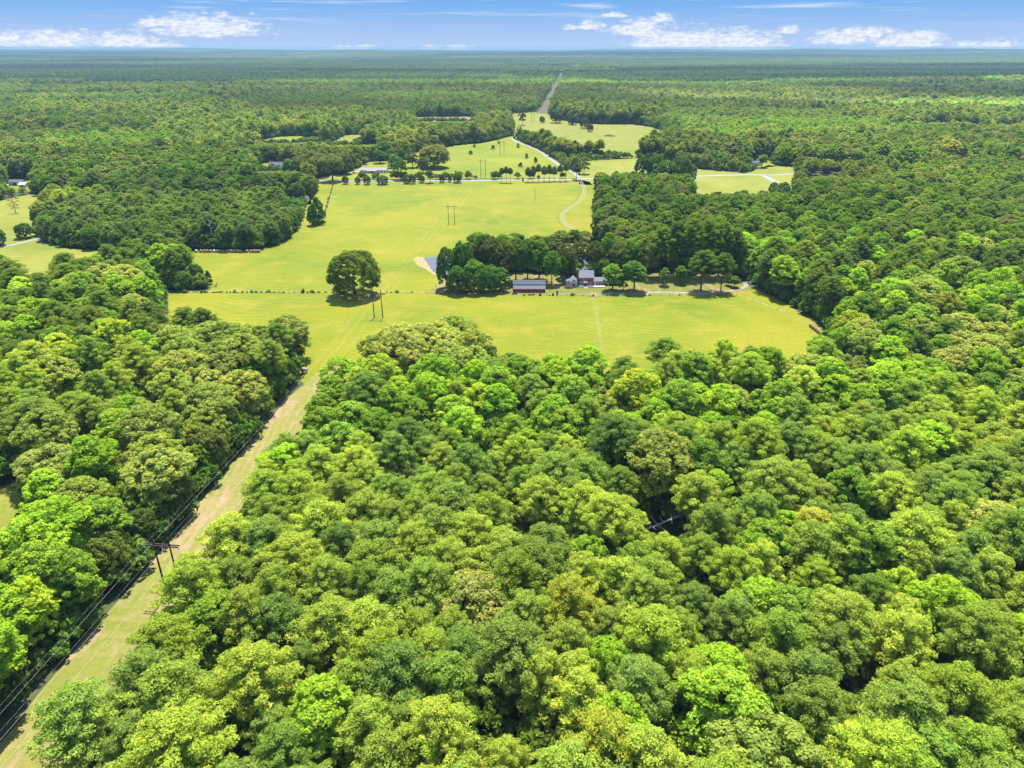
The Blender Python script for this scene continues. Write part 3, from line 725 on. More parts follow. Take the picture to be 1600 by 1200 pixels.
def gn_scatter(name, label, meshes, pts, rotz, scl, tint, trunks=None):
    me = bpy.data.meshes.new(name); n = len(pts); me.vertices.add(n); me.vertices.foreach_set('co', pts.astype(np.float32).ravel())
    a = me.attributes.new('rot', 'FLOAT_VECTOR', 'POINT'); rv = np.zeros((n, 3), np.float32)
    if rotz.ndim == 1: rv[:, 2] = rotz
    else: rv = rotz.astype(np.float32)
    a.data.foreach_set('vector', rv.ravel())
    a = me.attributes.new('scl', 'FLOAT_VECTOR', 'POINT'); a.data.foreach_set('vector', scl.astype(np.float32).ravel())
    a = me.attributes.new('tint', 'FLOAT_VECTOR', 'POINT'); a.data.foreach_set('vector', tint.astype(np.float32).ravel())
    a = me.attributes.new('pick', 'INT', 'POINT'); a.data.foreach_set('value', rs.randint(0, len(meshes), n).astype(np.int32))
    o = bpy.data.objects.new(name, me); COL.objects.link(o); tag(o, label, kind='stuff')
    g = bpy.data.node_groups.new(name, 'GeometryNodeTree'); g.is_modifier = True
    g.interface.new_socket('Geometry', in_out='INPUT', socket_type='NodeSocketGeometry'); g.interface.new_socket('Geometry', in_out='OUTPUT', socket_type='NodeSocketGeometry')
    N = g.nodes; Lk = g.links; gi = N.new('NodeGroupInput'); go = N.new('NodeGroupOutput')
    join = N.new('GeometryNodeGeometryToInstance')
    for m in reversed(meshes):
        src = bpy.data.objects.new(name + '_source', m); oi = N.new('GeometryNodeObjectInfo'); oi.inputs['Object'].default_value = src
        oi.inputs['As Instance'].default_value = False
        Lk.new(oi.outputs['Geometry'], join.inputs[0])
    def named(nm, typ):
        q = N.new('GeometryNodeInputNamedAttribute'); q.data_type = typ; q.inputs['Name'].default_value = nm; return q.outputs['Attribute']
    ip = N.new('GeometryNodeInstanceOnPoints'); ip.inputs['Pick Instance'].default_value = True
    Lk.new(gi.outputs[0], ip.inputs['Points']); Lk.new(join.outputs[0], ip.inputs['Instance']); Lk.new(named('pick', 'INT'), ip.inputs['Instance Index'])
    e2r = N.new('FunctionNodeEulerToRotation'); Lk.new(named('rot', 'FLOAT_VECTOR'), e2r.inputs[0]); Lk.new(e2r.outputs[0], ip.inputs['Rotation'])
    Lk.new(named('scl', 'FLOAT_VECTOR'), ip.inputs['Scale']); Lk.new(ip.outputs[0], go.inputs[0])
    md = o.modifiers.new('scatter', 'NODES'); md.node_group = g
    return o

# merged crown + trunk meshes for the massed trees
def merged(crown, trunk, name):
    nv = len(crown.vertices); v = np.empty(nv * 3, np.float32); crown.vertices.foreach_get('co', v); v = v.reshape(-1, 3)
    nt = len(trunk.vertices); w = np.empty(nt * 3, np.float32); trunk.vertices.foreach_get('co', w); w = w.reshape(-1, 3)
    me = bpy.data.meshes.new(name); me.vertices.add(nv + nt); me.vertices.foreach_set('co', np.concatenate([v, w]).ravel())
    ls = [list(p.vertices) for p in trunk.polygons]; nq = len(crown.polygons)
    li = np.concatenate([np.arange(nv), np.concatenate([np.array(q) + nv for q in ls])]).astype(np.int32)
    cnt = np.concatenate([np.full(nq, 4), np.array([len(q) for q in ls])]); st = np.concatenate([[0], np.cumsum(cnt)[:-1]]).astype(np.int32)
    me.loops.add(len(li)); me.loops.foreach_set('vertex_index', li)
    me.polygons.add(len(cnt)); me.polygons.foreach_set('loop_start', st)
    lf = np.empty(nq, np.float32); crown.attributes['leaf'].data.foreach_get('value', lf)
    at = me.attributes.new('leaf', 'FLOAT', 'FACE'); at.data.foreach_set('value', np.concatenate([lf, np.full(len(ls), .5, np.float32)]))
    me.materials.append(M['leaf']); me.materials.append(trunk.materials[0])
    mi = np.zeros(len(cnt), np.int32); mi[nq:] = 1; me.polygons.foreach_set('material_index', mi); me.update(calc_edges=True); me.validate()
    return me
HI = {k: [merged(c, t_, k + '_full') for c, t_ in zip(CROWN[k], TRUNK[k])] for k in CROWN}
MID = {k: [merged(c, t_, k + '_mid') for c, t_ in zip(LOW[k], TRUNK[k])] for k in CROWN}

def tree(kind, x, y, z, variant, rz, scale, tint, label, group=None, name=None):
    e = bpy.data.objects.new(name or NAMES[kind], None); COL.objects.link(e); e.location = (x, y, z); e.rotation_euler = (0, 0, rz); e.scale = scale; e.empty_display_size = .5
    tag(e, label, 'shrub' if kind == 'shrub' else 'tree', group)
    c = bpy.data.objects.new('crown', CROWN[kind][variant]); COL.objects.link(c); c.parent = e; c['tint'] = [float(tint[0]) * TG * 1.06, float(tint[1]) * TG, float(tint[2]) * TG * .9]
    if kind == 'round': c.location.z = -.9
    if kind != 'shrub':
        t_ = bpy.data.objects.new('trunk', TRUNK[kind][variant]); COL.objects.link(t_); t_.parent = e
    return e

PLACED = []
TG = 1.6
def tree_at(kind, bx, by, wpx, hpx, tint, label, group=None, v=None):
    """a tree standing where the photograph shows its foot, of the width and height seen there"""
    x, y = G(bx, by); k = zc(y); dep = math.atan2(CAM_H, y)
    v = random.randrange(VAR[kind]) if v is None else v
    R0, zt = SIZE[kind][v]; sx = wpx * k / 2 / (R0 * 1.08); hz = max(hpx * k / math.cos(dep) - wpx * k * .18 * math.tan(dep), 1.5); sz = hz / zt
    PLACED.append((x, y, wpx * k / 2 * .8))
    return tree(kind, x, y, 0, v, random.uniform(0, 6.28), (sx, sx, sz), tint, label, group)

OL, OD, OB = (.115, .145, .026), (.075, .105, .022), (.145, .160, .038)
BG, BB, BD = (.075, .150, .018), (.125, .210, .022), (.050, .105, .020)
PG, PD = (.095, .145, .022), (.060, .100, .022)
CD = (.050, .085, .020)
A = tree_at
# --- trees one can point at
A('round', 556, 461, 80, 74, (.085, .125, .018), 'great lone oak standing on the fence line in the middle of the hay field', v=2)
A('cedar', 491, 352, 24, 36, (.05, .105, .02), 'dense conical green cedar beside the right end of the round wood, front one')
A('cedar', 499, 347, 26, 40, (.06, .120, .02), 'tall green cedar behind the front cedar right of the round wood')
A('cedar', 502, 351, 16, 18, (.05, .095, .02), 'low round cedar at the right foot of the pair beside the wood')
A('round', 485, 309, 28, 36, OL, 'olive oak just below the road at the upper right of the round wood')
A('round', 466, 318, 26, 34, OD, 'dark oak leaning over the shed roofs behind the round wood')
A('round', 457, 345, 28, 36, (.055, .125, .02), 'fresh green tree at the right rim of the round wood below the sheds')
for bx, by, w, h, s in ((741, 241.5, 7, 7, 'with the widest base on the meadow slope'), (735.5-0, 229, 0, 0, '')):
    pass
for bx, by, w, h, s in ((735.6, 241.6, 7.5, 7, 'nearest the big spreading oak on the meadow slope'), (741, 230, 5, 5, 'small one high on the left of the meadow slope'), (770.5, 233.5, 7, 7, 'in the middle top of the meadow slope'),
                        (779, 225.3, 4.5, 5, 'topmost tiny one by the far power poles'), (809.8, 231.3, 6.5, 7.5, 'left of the grey drive at its top'), (822.8, 247.5, 6.5, 7.5, 'left of the grey drive at mid height'),
                        (836.8, 255, 7.5, 10, 'tallest one standing close to the grey drive'), (813, 261, 8.5, 7.5, 'low wide one above the roadside trees'), (817, 284.5, 3.5, 8, 'narrow one on the near roadside between two tree rows')):
    A('cedar', bx, by, w, h, (.04, .07, .018), 'dark pointed cedar bush, ' + s, 'dark cedar bushes dotted over the meadow')
rb = [(540, 287.5, 11, 13, 'first round roadside tree right of the field boundary fence', 'oak'), (559, 288, 9, 12, 'left one of the twin roadside trees before the white house', 'oak'), (574, 288.3, 12, 14, 'right one of the twin roadside trees before the white house', 'oak'),
      (598, 288, 19, 14, 'wide round roadside tree before the right end of the white house', 'oak'), (636, 287, 13, 15, 'left of the close roadside clump', 'oak'), (645, 287, 11, 15, 'right of the close roadside clump', 'oak'),
      (659, 286, 10, 13, 'small one in the middle of the roadside row', 'oak'), (672, 286, 13, 20, 'taller pale one in the middle of the roadside row', 'broadleaf'), (691, 285.5, 9, 14, 'egg-shaped dark roadside tree left of the slim one', 'oak'),
      (703, 285, 6, 11, 'slim small roadside tree between two dark ones', 'oak'), (715, 285.5, 14, 15, 'round dark roadside tree right of the slim one', 'oak')]
for bx, by, w, h, s, k in rb: A('round' if k == 'oak' else k, bx, by, w, h, (.062, .100, .020) if k == 'oak' else (.06, .10, .025), s, 'trees along the near side of the public road')
for i, (bx, w, h) in enumerate(((784, 9, 22), (791, 10, 24), (797.5, 9, 22))): A('pine', bx, 285.5, w, h, (.05, .085, .02), ('left', 'middle', 'right')[i] + ' pine of the block of three by the road, dark green', 'block of roadside pines')
for i, bx in enumerate((825, 833, 841, 850, 858, 866, 875, 884)):
    A('pine', bx, 284.6 - i * .25, 11, 22 + (i * 37 % 5), (.060 + .01 * (i % 3), .090 + .01 * (i % 2), .022), ('first', 'second', 'third', 'fourth', 'fifth', 'sixth', 'seventh', 'last')[i] + ' tree from the left in the row by the track mouth', 'row of roadside pines before the track mouth')
A('pine', 901, 281.5, 16, 25, (.06, .09, .02), 'dark pine with bare stems beside the mouth of the farm track')
A('broadleaf', 912, 272, 18, 26, (.11, .15, .03), 'pale leafy tree above the mouth of the farm track')
A('round', 679, 262, 50, 36, (.125, .135, .035), 'huge spreading brownish oak at the left rim of the meadow', v=1)
A('oak', 520, 283, 36, 42, (.120, .140, .036), 'tall olive oak with visible trunk left of the white house')
A('oak', 503, 276, 30, 36, (.115, .135, .036), 'olive oak behind the tall one left of the white house')
A('oak', 490, 272, 26, 36, OL, 'left oak of the olive group beside the white house drive')
A('round', 537, 272, 30, 34, (.075, .115, .03), 'dark green oak next to the white house drive')
A('round', 468, 276, 26, 28, OD, 'lower olive oak at the left end of the group by the road')
A('round', 453, 270, 20, 22, BG, 'green tree right of the dark-roofed house')
for bx, by, w, h, tn, s in ((612, 262, 16, 22, BD, 'dark tree just behind the right end of the white house'), (627, 281, 22, 34, (.06, .12, .02), 'tall green tree between the white house and the meadow'), (617, 268, 20, 26, BG, 'green tree close to the right end of the white house'),
                            (645, 262, 22, 22, (.05, .09, .02), 'dark tree left of the round garden tree by the meadow'), (661, 270, 22, 24, (.065, .10, .025), 'round garden tree in front of the spreading oak'), (571, 257, 10, 12, (.11, .17, .03), 'small bright tree behind the white house'),
                            (594, 255, 20, 20, BD, 'dark tree above the white house roof'), (600, 248, 30, 26, BD, 'broad dark tree behind the white house')):
    A('broadleaf', bx, by, w, h, tn, s)
# farmstead trees
A('broadleaf', 957, 454, 34, 42, (.100, .185, .022), 'bright green yard tree just right of the brick house', v=1)
A('broadleaf', 973, 454, 20, 32, (.07, .13, .02), 'slim yard tree between the two bright ones')
A('broadleaf', 990, 455, 36, 48, (.072, .140, .020), 'round green yard tree on the gravel drive right of the brick house', v=3)
A('pine', 1095, 454.5, 44, 62, (.065, .115, .02), 'tall dark yard pine with bare trunk beside the drive, left of two', v=0)
A('pine', 1126, 455, 34, 58, (.070, .125, .02), 'tall yard pine with bare trunk beside the drive, right of two', v=1)
A('broadleaf', 1037, 446, 16, 28, (.08, .16, .02), 'thin young tree at the back of the yard')
A('broadleaf', 1062, 443, 20, 28, (.075, .15, .02), 'leafy small tree left of the tall yard pines')
A('broadleaf', 1147, 449, 16, 18, (.075, .14, .02), 'small tree inside the turn of the drive')
A('broadleaf', 1137, 446, 12, 20, (.10, .10, .03), 'rusty-leaved sapling by the drive')
for i, (bx, by, w, h, k, tn) in enumerate([(700, 451, 34, 66, 'round', BD), (722, 448, 36, 72, 'round', (.045, .10, .018)), (716, 458, 34, 44, 'round', (.055, .115, .018)), (742, 456, 38, 52, 'round', (.08, .165, .02)), (765, 456, 34, 44, 'round', (.06, .13, .018)), (782, 454, 26, 36, 'broadleaf', (.065, .13, .02)),
        (752, 438, 36, 68, 'pine', PD), (771, 440, 34, 70, 'oak', OD), (790, 442, 34, 66, 'oak', (.09, .105, .026)), (806, 438, 34, 66, 'broadleaf', BG), (824, 438, 34, 64, 'broadleaf', (.06, .12, .02)), (842, 436, 32, 60, 'broadleaf', BG), (862, 444, 28, 52, 'broadleaf', (.075, .155, .018)), (878, 442, 14, 40, 'pine', BD),
        (760, 424, 40, 56, 'pine', PD), (738, 428, 34, 60, 'broadleaf', BD), (786, 424, 36, 58, 'broadleaf', (.08, .15, .02)), (812, 420, 34, 52, 'pine', PD), (836, 420, 34, 52, 'oak', OL), (858, 418, 34, 50, 'oak', OD), (884, 434, 34, 54, 'oak', (.075, .09, .028)), (905, 424, 34, 48, 'oak', (.075, .09, .028)), (928, 426, 30, 50, 'oak', (.06, .08, .024)),
        (876, 400, 34, 40, 'oak', OL), (896, 398, 30, 38, 'pine', PD), (912, 396, 30, 36, 'oak', OL), (950, 420, 30, 56, 'broadleaf', BG), (966, 428, 34, 50, 'oak', OD), (985, 430, 34, 56, 'broadleaf', BG), (1008, 432, 38, 66, 'oak', OL), (1030, 432, 38, 74, 'pine', PG), (1052, 430, 40, 80, 'pine', PD), (1075, 432, 42, 86, 'pine', PG), (1098, 430, 42, 84, 'pine', PG), (1122, 430, 40, 80, 'pine', PG), (1142, 432, 34, 70, 'pine', PD),
        (945, 398, 30, 50, 'cedar', (.045, .075, .02)), (932, 396, 26, 44, 'cedar', (.04, .07, .02)), (1020, 418, 36, 56, 'broadleaf', BG), (1000, 416, 30, 50, 'broadleaf', (.10, .17, .02))]):
    near_ = 'left of the red barn' if bx < 795 else 'behind the red barn' if bx < 870 else 'behind the brick house' if bx < 945 else 'behind the right yard trees' if bx < 1040 else 'behind the tall yard pines'
    row = 'front' if by > 446 else 'middle' if by > 427 else 'back'
    tone = 'dark' if tn[1] < .11 else 'bright green' if tn[1] > .145 else 'mid green'
    size = 'wide' if w >= 36 else 'slim' if w < 30 else 'full'
    A(k, bx, by, w, h, tn, f'{size} {tone} {NAMES[k][:-5]} tree in the {row} grove row {near_}', 'grove trees round the farmstead')
# dark clump by the road corner, hedgerow edge trees, far field trees
for i, (bx, by, w, h, tn, k) in enumerate([(1004, 285, 28, 40, (.045, .085, .018), 'round'), (1022, 276, 28, 34, (.055, .10, .02), 'round'), (1041, 288, 36, 38, (.06, .11, .02), 'round'), (1062, 286, 34, 42, (.055, .10, .02), 'round'), (1078, 284, 18, 28, (.10, .11, .03), 'round')]):
    A(k, bx, by, w, h, tn, ('dark dense oak at the left end', 'oak at the back', 'rounded oak in the front', 'rounded dark oak at the right', 'small brownish oak at the far right')[i] + ' of the clump by the road corner')
for i, (bx, by, w, h, k, tn, s) in enumerate([(1168, 262, 14, 16, 'broadleaf', (.09, .15, .03), 'small pale tree beside the white gable in the corner field'), (1190, 262, 16, 20, 'broadleaf', (.10, .17, .03), 'thin light tree right of the white gable'), (1128, 262, 24, 24, 'round', BG, 'bushy tree at the tip of the wood over the corner field'),
        (1208, 304, 16, 20, 'round', BG, 'round tree below the bend of the road'), (1222, 308, 22, 24, 'round', BG, 'larger round tree beside the end of the road bend'),
        (816, 196, 12, 24, 'broadleaf', (.04, .07, .02), 'dark upright tree at the top of the far pasture beside the cut'), (847, 192, 9, 10, 'round', (.045, .07, .022), 'small round tree in the far pasture beside the cut'), (869, 192, 20, 20, 'round', (.055, .08, .028), 'large round tree at the far edge of the pasture'),
        (913, 201, 14, 17, 'round', (.06, .09, .03), 'round tree pushing into the far pasture, upper one'), (922, 206, 10, 12, 'round', (.05, .075, .026), 'round tree pushing into the far pasture, lower one'), (895, 195, 16, 16, 'round', (.055, .08, .028), 'low tree at the edge of the far pasture'),
        (39, 372, 26, 24, 'round', (.05, .095, .018), 'single dark tree beside the grey lane in the left field'), (-4, 384, 30, 30, 'round', (.06, .11, .02), 'green tree cut by the left picture edge beside the lane'),
        (310, 446, 22, 36, 'round', (.06, .125, .018), 'tree at the end of the spur into the hay field'), (326, 444, 16, 22, 'cedar', (.04, .085, .018), 'dark cedar at the tip of the spur into the hay field'), (318, 449, 16, 18, 'cedar', (.05, .09, .018), 'low cedar below the tip of the spur'),
        (290, 452, 26, 30, 'round', (.07, .13, .02), 'bushy tree at the near foot of the spur'), (276, 425, 26, 44, 'pine', (.05, .11, .02), 'dense young pine behind the spur'), (286, 415, 22, 36, 'pine', (.055, .115, .02), 'young pine nearest the hay bales'),
        (1325, 548, 60, 66, 'round', (.185, .230, .018), 'brightest yellow-green tree at the right corner of the pasture')]):
    A(k, bx, by, w, h, tn, s)

# sparse old pine in the left field (thin flat limbs)
x, y = G(25, 333); k = zc(y); e = empty('sparse_pine', (x, y, 0)); tag(e, 'gaunt thin pine with bare drooping limbs in the upper left field', 'tree')
mb = MB(); mb.tube([(0, 0, -.3), (.2, 0, 6), (-.2, .1, 12)], [.3, .22, .08], 7); r = random.Random(3); pcs = []
for i in range(14):
    q = i * 2.4; z0 = 4 + i * .6; L = r.uniform(2.5, 5.5); z1 = z0 + r.uniform(-1.0, .6); mb.tube([(0, 0, z0), (math.cos(q) * L * .5, math.sin(q) * L * .5, z0 + .5), (math.cos(q) * L, math.sin(q) * L, z1)], [.12, .09, .04], 5)
    pcs += [[math.cos(q) * L, math.sin(q) * L, z1], [math.cos(q) * L * .7, math.sin(q) * L * .7, z1 + .3]]
mb.build('trunk', M['pinebark'], e, True)
v, lf = puff_leaves(np.array(pcs), np.full(len(pcs), .8), np.random.RandomState(4), 26, .26, .5, 1.2, -.5, .5)
c = bpy.data.objects.new('crown', mesh_from_quads('sparse_crown', v, lf)); COL.objects.link(c); c.parent = e; c['tint'] = [.07, .09, .03]
PLACED.append((x, y, 4))
# dead white snag
x, y = G(335, 388); e = empty('dead_tree', (x, y, 0)); tag(e, 'bleached white dead tree snag at the front of the round wood above the bales', 'tree')
mb = MB(); mb.tube([(0, 0, -.3), (.3, -.3, 9), (-.3, -.4, 17), (.2, -.3, 21)], [.38, .32, .2, .05], 7); mb.build('trunk', M['deadwood'], e, True)
mb = MB()
for q, z0, L in ((0.3, 13, 3.2), (2.9, 14.5, 2.6), (1.0, 16, 2.2), (3.6, 17.5, 1.6), (5.5, 12, 2.4)): mb.tube([(0, -.4, z0), (math.cos(q) * L * .6, -.4 + math.sin(q) * L * .5, z0 + .9), (math.cos(q) * L, -.4 + math.sin(q) * L, z0 + 2.4)], [.14, .1, .04], 5)
mb.build('branch', M['deadwood'], e, True)
PLACED.append((x, y, 3.5))
SNAG = (x, y)
# clay gap with a fallen tree in the near woods
GAPX, GAPY = G(1035, 838)
PLACED.append((*G(474, 586), 5.0)); PLACED.append((*G(478, 600), 4.0)); PLACED.append((GAPX, GAPY, 4.5)); PLACED.append((GAPX * .92, GAPY - 10, 4.5)); PLACED.append((GAPX * .86, GAPY - 18, 2.0))
mb = MB(); n = 18; mb.poly([(GAPX + math.cos(i / n * 6.283) * (2.6 + .7 * math.sin(i * 2.3)), GAPY + math.sin(i / n * 6.283) * (2.2 + .6 * math.cos(i * 1.7)), .05) for i in range(n)]); tag(mb.build('bare_clay', M['earth']), 'patch of bare orange clay in the gap of the near woods', kind='structure')
e = empty('fallen_tree', (GAPX, GAPY, 0)); tag(e, 'fallen tree with bare pale branches over the clay gap in the woods', 'tree')
mb = MB(); mb.tube([(-6, -1, 2.5), (0, 0, 4.6), (5.5, 1.5, 6.6)], [.35, .26, .1], 7); mb.build('trunk', M['deadwood'], e, True)
mb = MB(); r = random.Random(5)
for i in range(17):
    t_ = r.uniform(.05, 1); bx_, bz_ = -6 + 11.5 * t_, 2.5 + 4.1 * t_; q = r.uniform(0, 6.28); L = r.uniform(1.5, 5.0); dz = r.uniform(-.6, 2.4); k1, k2 = r.uniform(-.6, .6), r.uniform(-.6, .6)
    p1 = (bx_ + math.cos(q) * L * .5 + k1, math.sin(q) * L * .5 + k2, bz_ + dz * .7); p2 = (bx_ + math.cos(q) * L, math.sin(q) * L, max(.4, bz_ + dz + r.uniform(-.8, .8)))
    mb.tube([(bx_, .3 * t_, bz_), p1, p2], [.10, .07, .025], 5)
    mb.tube([p1, (p1[0] + r.uniform(-1.5, 1.5), p1[1] + r.uniform(-1.5, 1.5), p1[2] + r.uniform(.2, 1.6))], [.05, .02], 4)
mb.build('branch', M['deadwood'], e, True)

# low growth in front of houses, ponds and small pastures keeps them in the open
VIEWS = [(400, 465, 266), (448, 485, 316), (12, 44, 292), (1160, 1215, 261), (405, 480, 223), (510, 592, 226), (473, 506, 221), (648, 742, 189), (905, 1085, 266), (1085, 1240, 300), (500, 905, 283), (805, 1040, 246), (1245, 1310, 275)]
VIEWS = [(G(a, c)[0] - 3, G(b, c)[0] + 3, G((a + b) / 2, c)[1]) for a, b, c in VIEWS]
def height_cap(x, y):
    cap = np.full(len(x), 99.0)
    for xa, xb, Y in VIEWS:
        m = (y < Y) & (y > Y * .78) & (x * Y / np.maximum(y, 1) > xa) & (x * Y / np.maximum(y, 1) < xb)
        cap[m] = np.minimum(cap[m], CAM_H * (1 - y[m] / Y) * .9)
    return cap
# --- the woods: scatter stands, nearest trees as things, the rest massed
def free(x, y, clear_d, rad=0.0):
    s = signed_clear(x, y); ok = s > clear_d
    for route, w in ((ROAD, 9), (SIDE, 8), (LANE2, 7), (YDRIVE, 5), (HDRIVE, 6), (WLANE, 6)): 
        m = (y > 280) & (y < 1100) & ok
        if m.any(): q = np.zeros(len(x), bool); q[m] = near_route(x[m], y[m], route, w); ok &= ~q
    for (px_, py_, rr) in PLACED: ok &= np.hypot(x - px_, y - py_) > (rr + 3.0)
    return ok
r = np.random.RandomState(11)
X1, Y1 = scatter(-420, 520, 20, 420, 8.5, r)
m = in_view(X1, Y1, 1.22); X1, Y1 = X1[m], Y1[m]
# thin to species spacing
sp = species(X1, Y1, r)
m = free(X1, Y1, 3.2); X1, Y1, sp = X1[m], Y1[m], sp[m]
# oaks are wider: drop about a fourth of the ones close to another oak
keep = np.ones(len(X1), bool); wid = np.array([12.4, 9.0, 8.0])
order = r.permutation(len(X1))
for i in order:
    d = np.hypot(X1 - X1[i], Y1 - Y1[i]); d[i] = 99; d[~keep] = 99
    if d.min() < wid[sp[i]] * .66: keep[i] = False
X1, Y1, sp = X1[keep], Y1[keep], sp[keep]
sc = np.where(sp == 0, r.uniform(.82, 1.30, len(X1)), np.where(sp == 1, r.uniform(.76, 1.26, len(X1)), r.uniform(.78, 1.24, len(X1))))
kinds = ['oak', 'broadleaf', 'pine']
def region(x, y):
    lx = line_x(y)
    px = 800 + x * FPX / (y * math.cos(PITCH) + 100 * math.sin(PITCH)); b = (100 * -1 * math.cos(PITCH) + y * math.sin(PITCH)) * FPX / (y * math.cos(PITCH) + 100 * math.sin(PITCH)); py = 600 - b
    return px, py
def place_word(x, y):
    px, py = region(x, y); lx = line_x(y) if y < 300 else -60
    if x < lx:
        if y > 300 and x > lx - 80 and y < 345: return 'at the field end of the strip wood'
        if x > lx - 24: return 'left of the power-line cut ' + ('below the pole frame' if y < 128 else 'just past the pole frame' if y < 190 else 'near the field')
        if x > lx - 70: return 'in the strip wood, ' + ('lower left corner' if y < 140 else 'lower half' if y < 200 else 'middle' if y < 260 else 'upper half')
        return 'in the far-left wood, ' + ('low at the picture edge' if y < 220 else 'middle' if y < 300 else 'upper part')
    if x < lx + 24 and y < 300: return 'right of the power-line cut ' + ('at its bottom end' if y < 110 else 'beside the pole frame' if y < 150 else 'below the field mouth' if y < 230 else 'at the field mouth')
    s = float(signed_clear(np.array([x]), np.array([y]))[0])
    if s < 16 and y > 230: return 'on the wood rim ' + ('left of the great bulge' if x < -38 else 'on its great bulge' if x < 2 else 'below the worn path' if x < 60 else 'right of the worn path' if x < 120 else 'at the right pasture corner')
    band = ('along the bottom edge' if py > 1080 else 'in the lowest rows' if py > 940 else 'below the clay gap' if py > 850 else 'level with the clay gap' if py > 760 else 'above the clay gap' if py > 680 else 'midway to the pasture' if py > 610 else 'behind the pasture rim' if py > 540 else 'beside the pasture')
    side = ('near the cut' if px < 420 else 'left of centre' if px < 680 else 'at the centre' if px < 920 else 'right of centre' if px < 1180 else 'towards the right' if px < 1400 else 'at the right edge')
    return band + ', ' + side
used = {}
for ki, kind in enumerate(kinds):
    idx = np.nonzero(sp == ki)[0]
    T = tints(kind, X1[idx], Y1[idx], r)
    vis = in_view(X1[idx], Y1[idx], .985, 18); dist = np.hypot(np.hypot(X1[idx], Y1[idx]), 100)
    near_i = np.argsort(np.where(vis, dist, 1e9))[:285]; near_i = near_i[vis[near_i]]
    rest = np.setdiff1d(np.arange(len(idx)), near_i)
    for q in near_i:
        x, y = float(X1[idx[q]]), float(Y1[idx[q]]); s_ = float(sc[idx[q]]); tn = T[q]
        lum = tn[1] / PAL[kind][:, 1].mean() / 1.38; warm = tn[0] / tn[1]; wm_ = (PAL[kind][:, 0] / PAL[kind][:, 1]).mean()
        tone = ('pale ' if lum > 1.12 else 'dark ' if lum < .88 else '') + ('yellowish ' if warm > wm_ * 1.06 else 'bluish ' if warm < wm_ * .93 else 'green ')
        size = 'large ' if s_ > 1.11 else 'small ' if s_ < .97 else 'mid-sized '
        lab = size + tone + kind + ' tree ' + place_word(x, y)
        used[lab] = used.get(lab, 0) + 1
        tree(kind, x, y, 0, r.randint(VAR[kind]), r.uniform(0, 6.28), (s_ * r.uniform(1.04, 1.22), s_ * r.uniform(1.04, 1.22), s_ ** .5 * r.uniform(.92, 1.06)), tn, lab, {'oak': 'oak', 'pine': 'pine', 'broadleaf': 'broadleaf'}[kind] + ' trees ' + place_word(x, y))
    n = len(rest)
    if n:
        p = np.stack([X1[idx[rest]], Y1[idx[rest]], np.zeros(n)], 1); s3 = sc[idx[rest]][:, None] * np.array([[1.12, 1.12, 1.]]); s3[:, 2] = sc[idx[rest]] ** .5 * r.uniform(.92, 1.06, n)
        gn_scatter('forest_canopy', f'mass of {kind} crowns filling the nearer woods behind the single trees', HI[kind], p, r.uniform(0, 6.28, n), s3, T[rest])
# middle distance
r = np.random.RandomState(12)
X2, Y2 = scatter(-2700, 2700, 420, 2720, 9.8, r)
m = in_view(X2, Y2, 1.15); X2, Y2 = X2[m], Y2[m]
m = free(X2, Y2, 3.2); X2, Y2 = X2[m], Y2[m]
Xc, Yc = scatter(-300, 760, 2720, 5130, 11, r); cx = np.array([line_x(v) for v in Yc]); m = (np.abs(Xc - cx) < 345); Xc, Yc = Xc[m], Yc[m]
m = signed_clear(Xc, Yc) > 2.5; Xc, Yc = Xc[m], Yc[m]
X2 = np.concatenate([X2, Xc]); Y2 = np.concatenate([Y2, Yc])
sp2 = species(X2, Y2, r); Z2_ = terrain(X2, Y2)
for ki, kind in enumerate(kinds):
    idx = np.nonzero(sp2 == ki)[0]; n = len(idx)
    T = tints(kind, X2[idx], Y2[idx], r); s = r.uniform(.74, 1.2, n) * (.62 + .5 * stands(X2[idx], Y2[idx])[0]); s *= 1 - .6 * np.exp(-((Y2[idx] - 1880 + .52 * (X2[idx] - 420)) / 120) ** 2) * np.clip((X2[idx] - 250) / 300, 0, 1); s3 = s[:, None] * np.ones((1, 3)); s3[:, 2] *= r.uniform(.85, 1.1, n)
    s3[:, :2] *= 1.28 if kind == 'pine' else 1.14
    cp = height_cap(X2[idx], Y2[idx]) / 21.0; lowm = s3[:, 2] > cp; f_ = np.where(lowm, cp / s3[:, 2], 1.0); s3 = s3 * np.stack([f_ ** .6, f_ ** .6, f_], 1); kp = s3[:, 2] > .16
    idx = idx[kp]; s3 = s3[kp]; T = T[kp]; n = len(idx)
    a = Y2[idx] < 640
    for sel, lib, lb in ((a, HI, 'beyond the pasture'), (~a, MID, 'stretching to the far distance')):
        if sel.any(): gn_scatter('forest_canopy', f'mass of {kind} crowns of the woods {lb}', lib[kind], np.stack([X2[idx][sel], Y2[idx][sel], Z2_[idx][sel]], 1), r.uniform(0, 6.28, sel.sum()), s3[sel], T[sel])
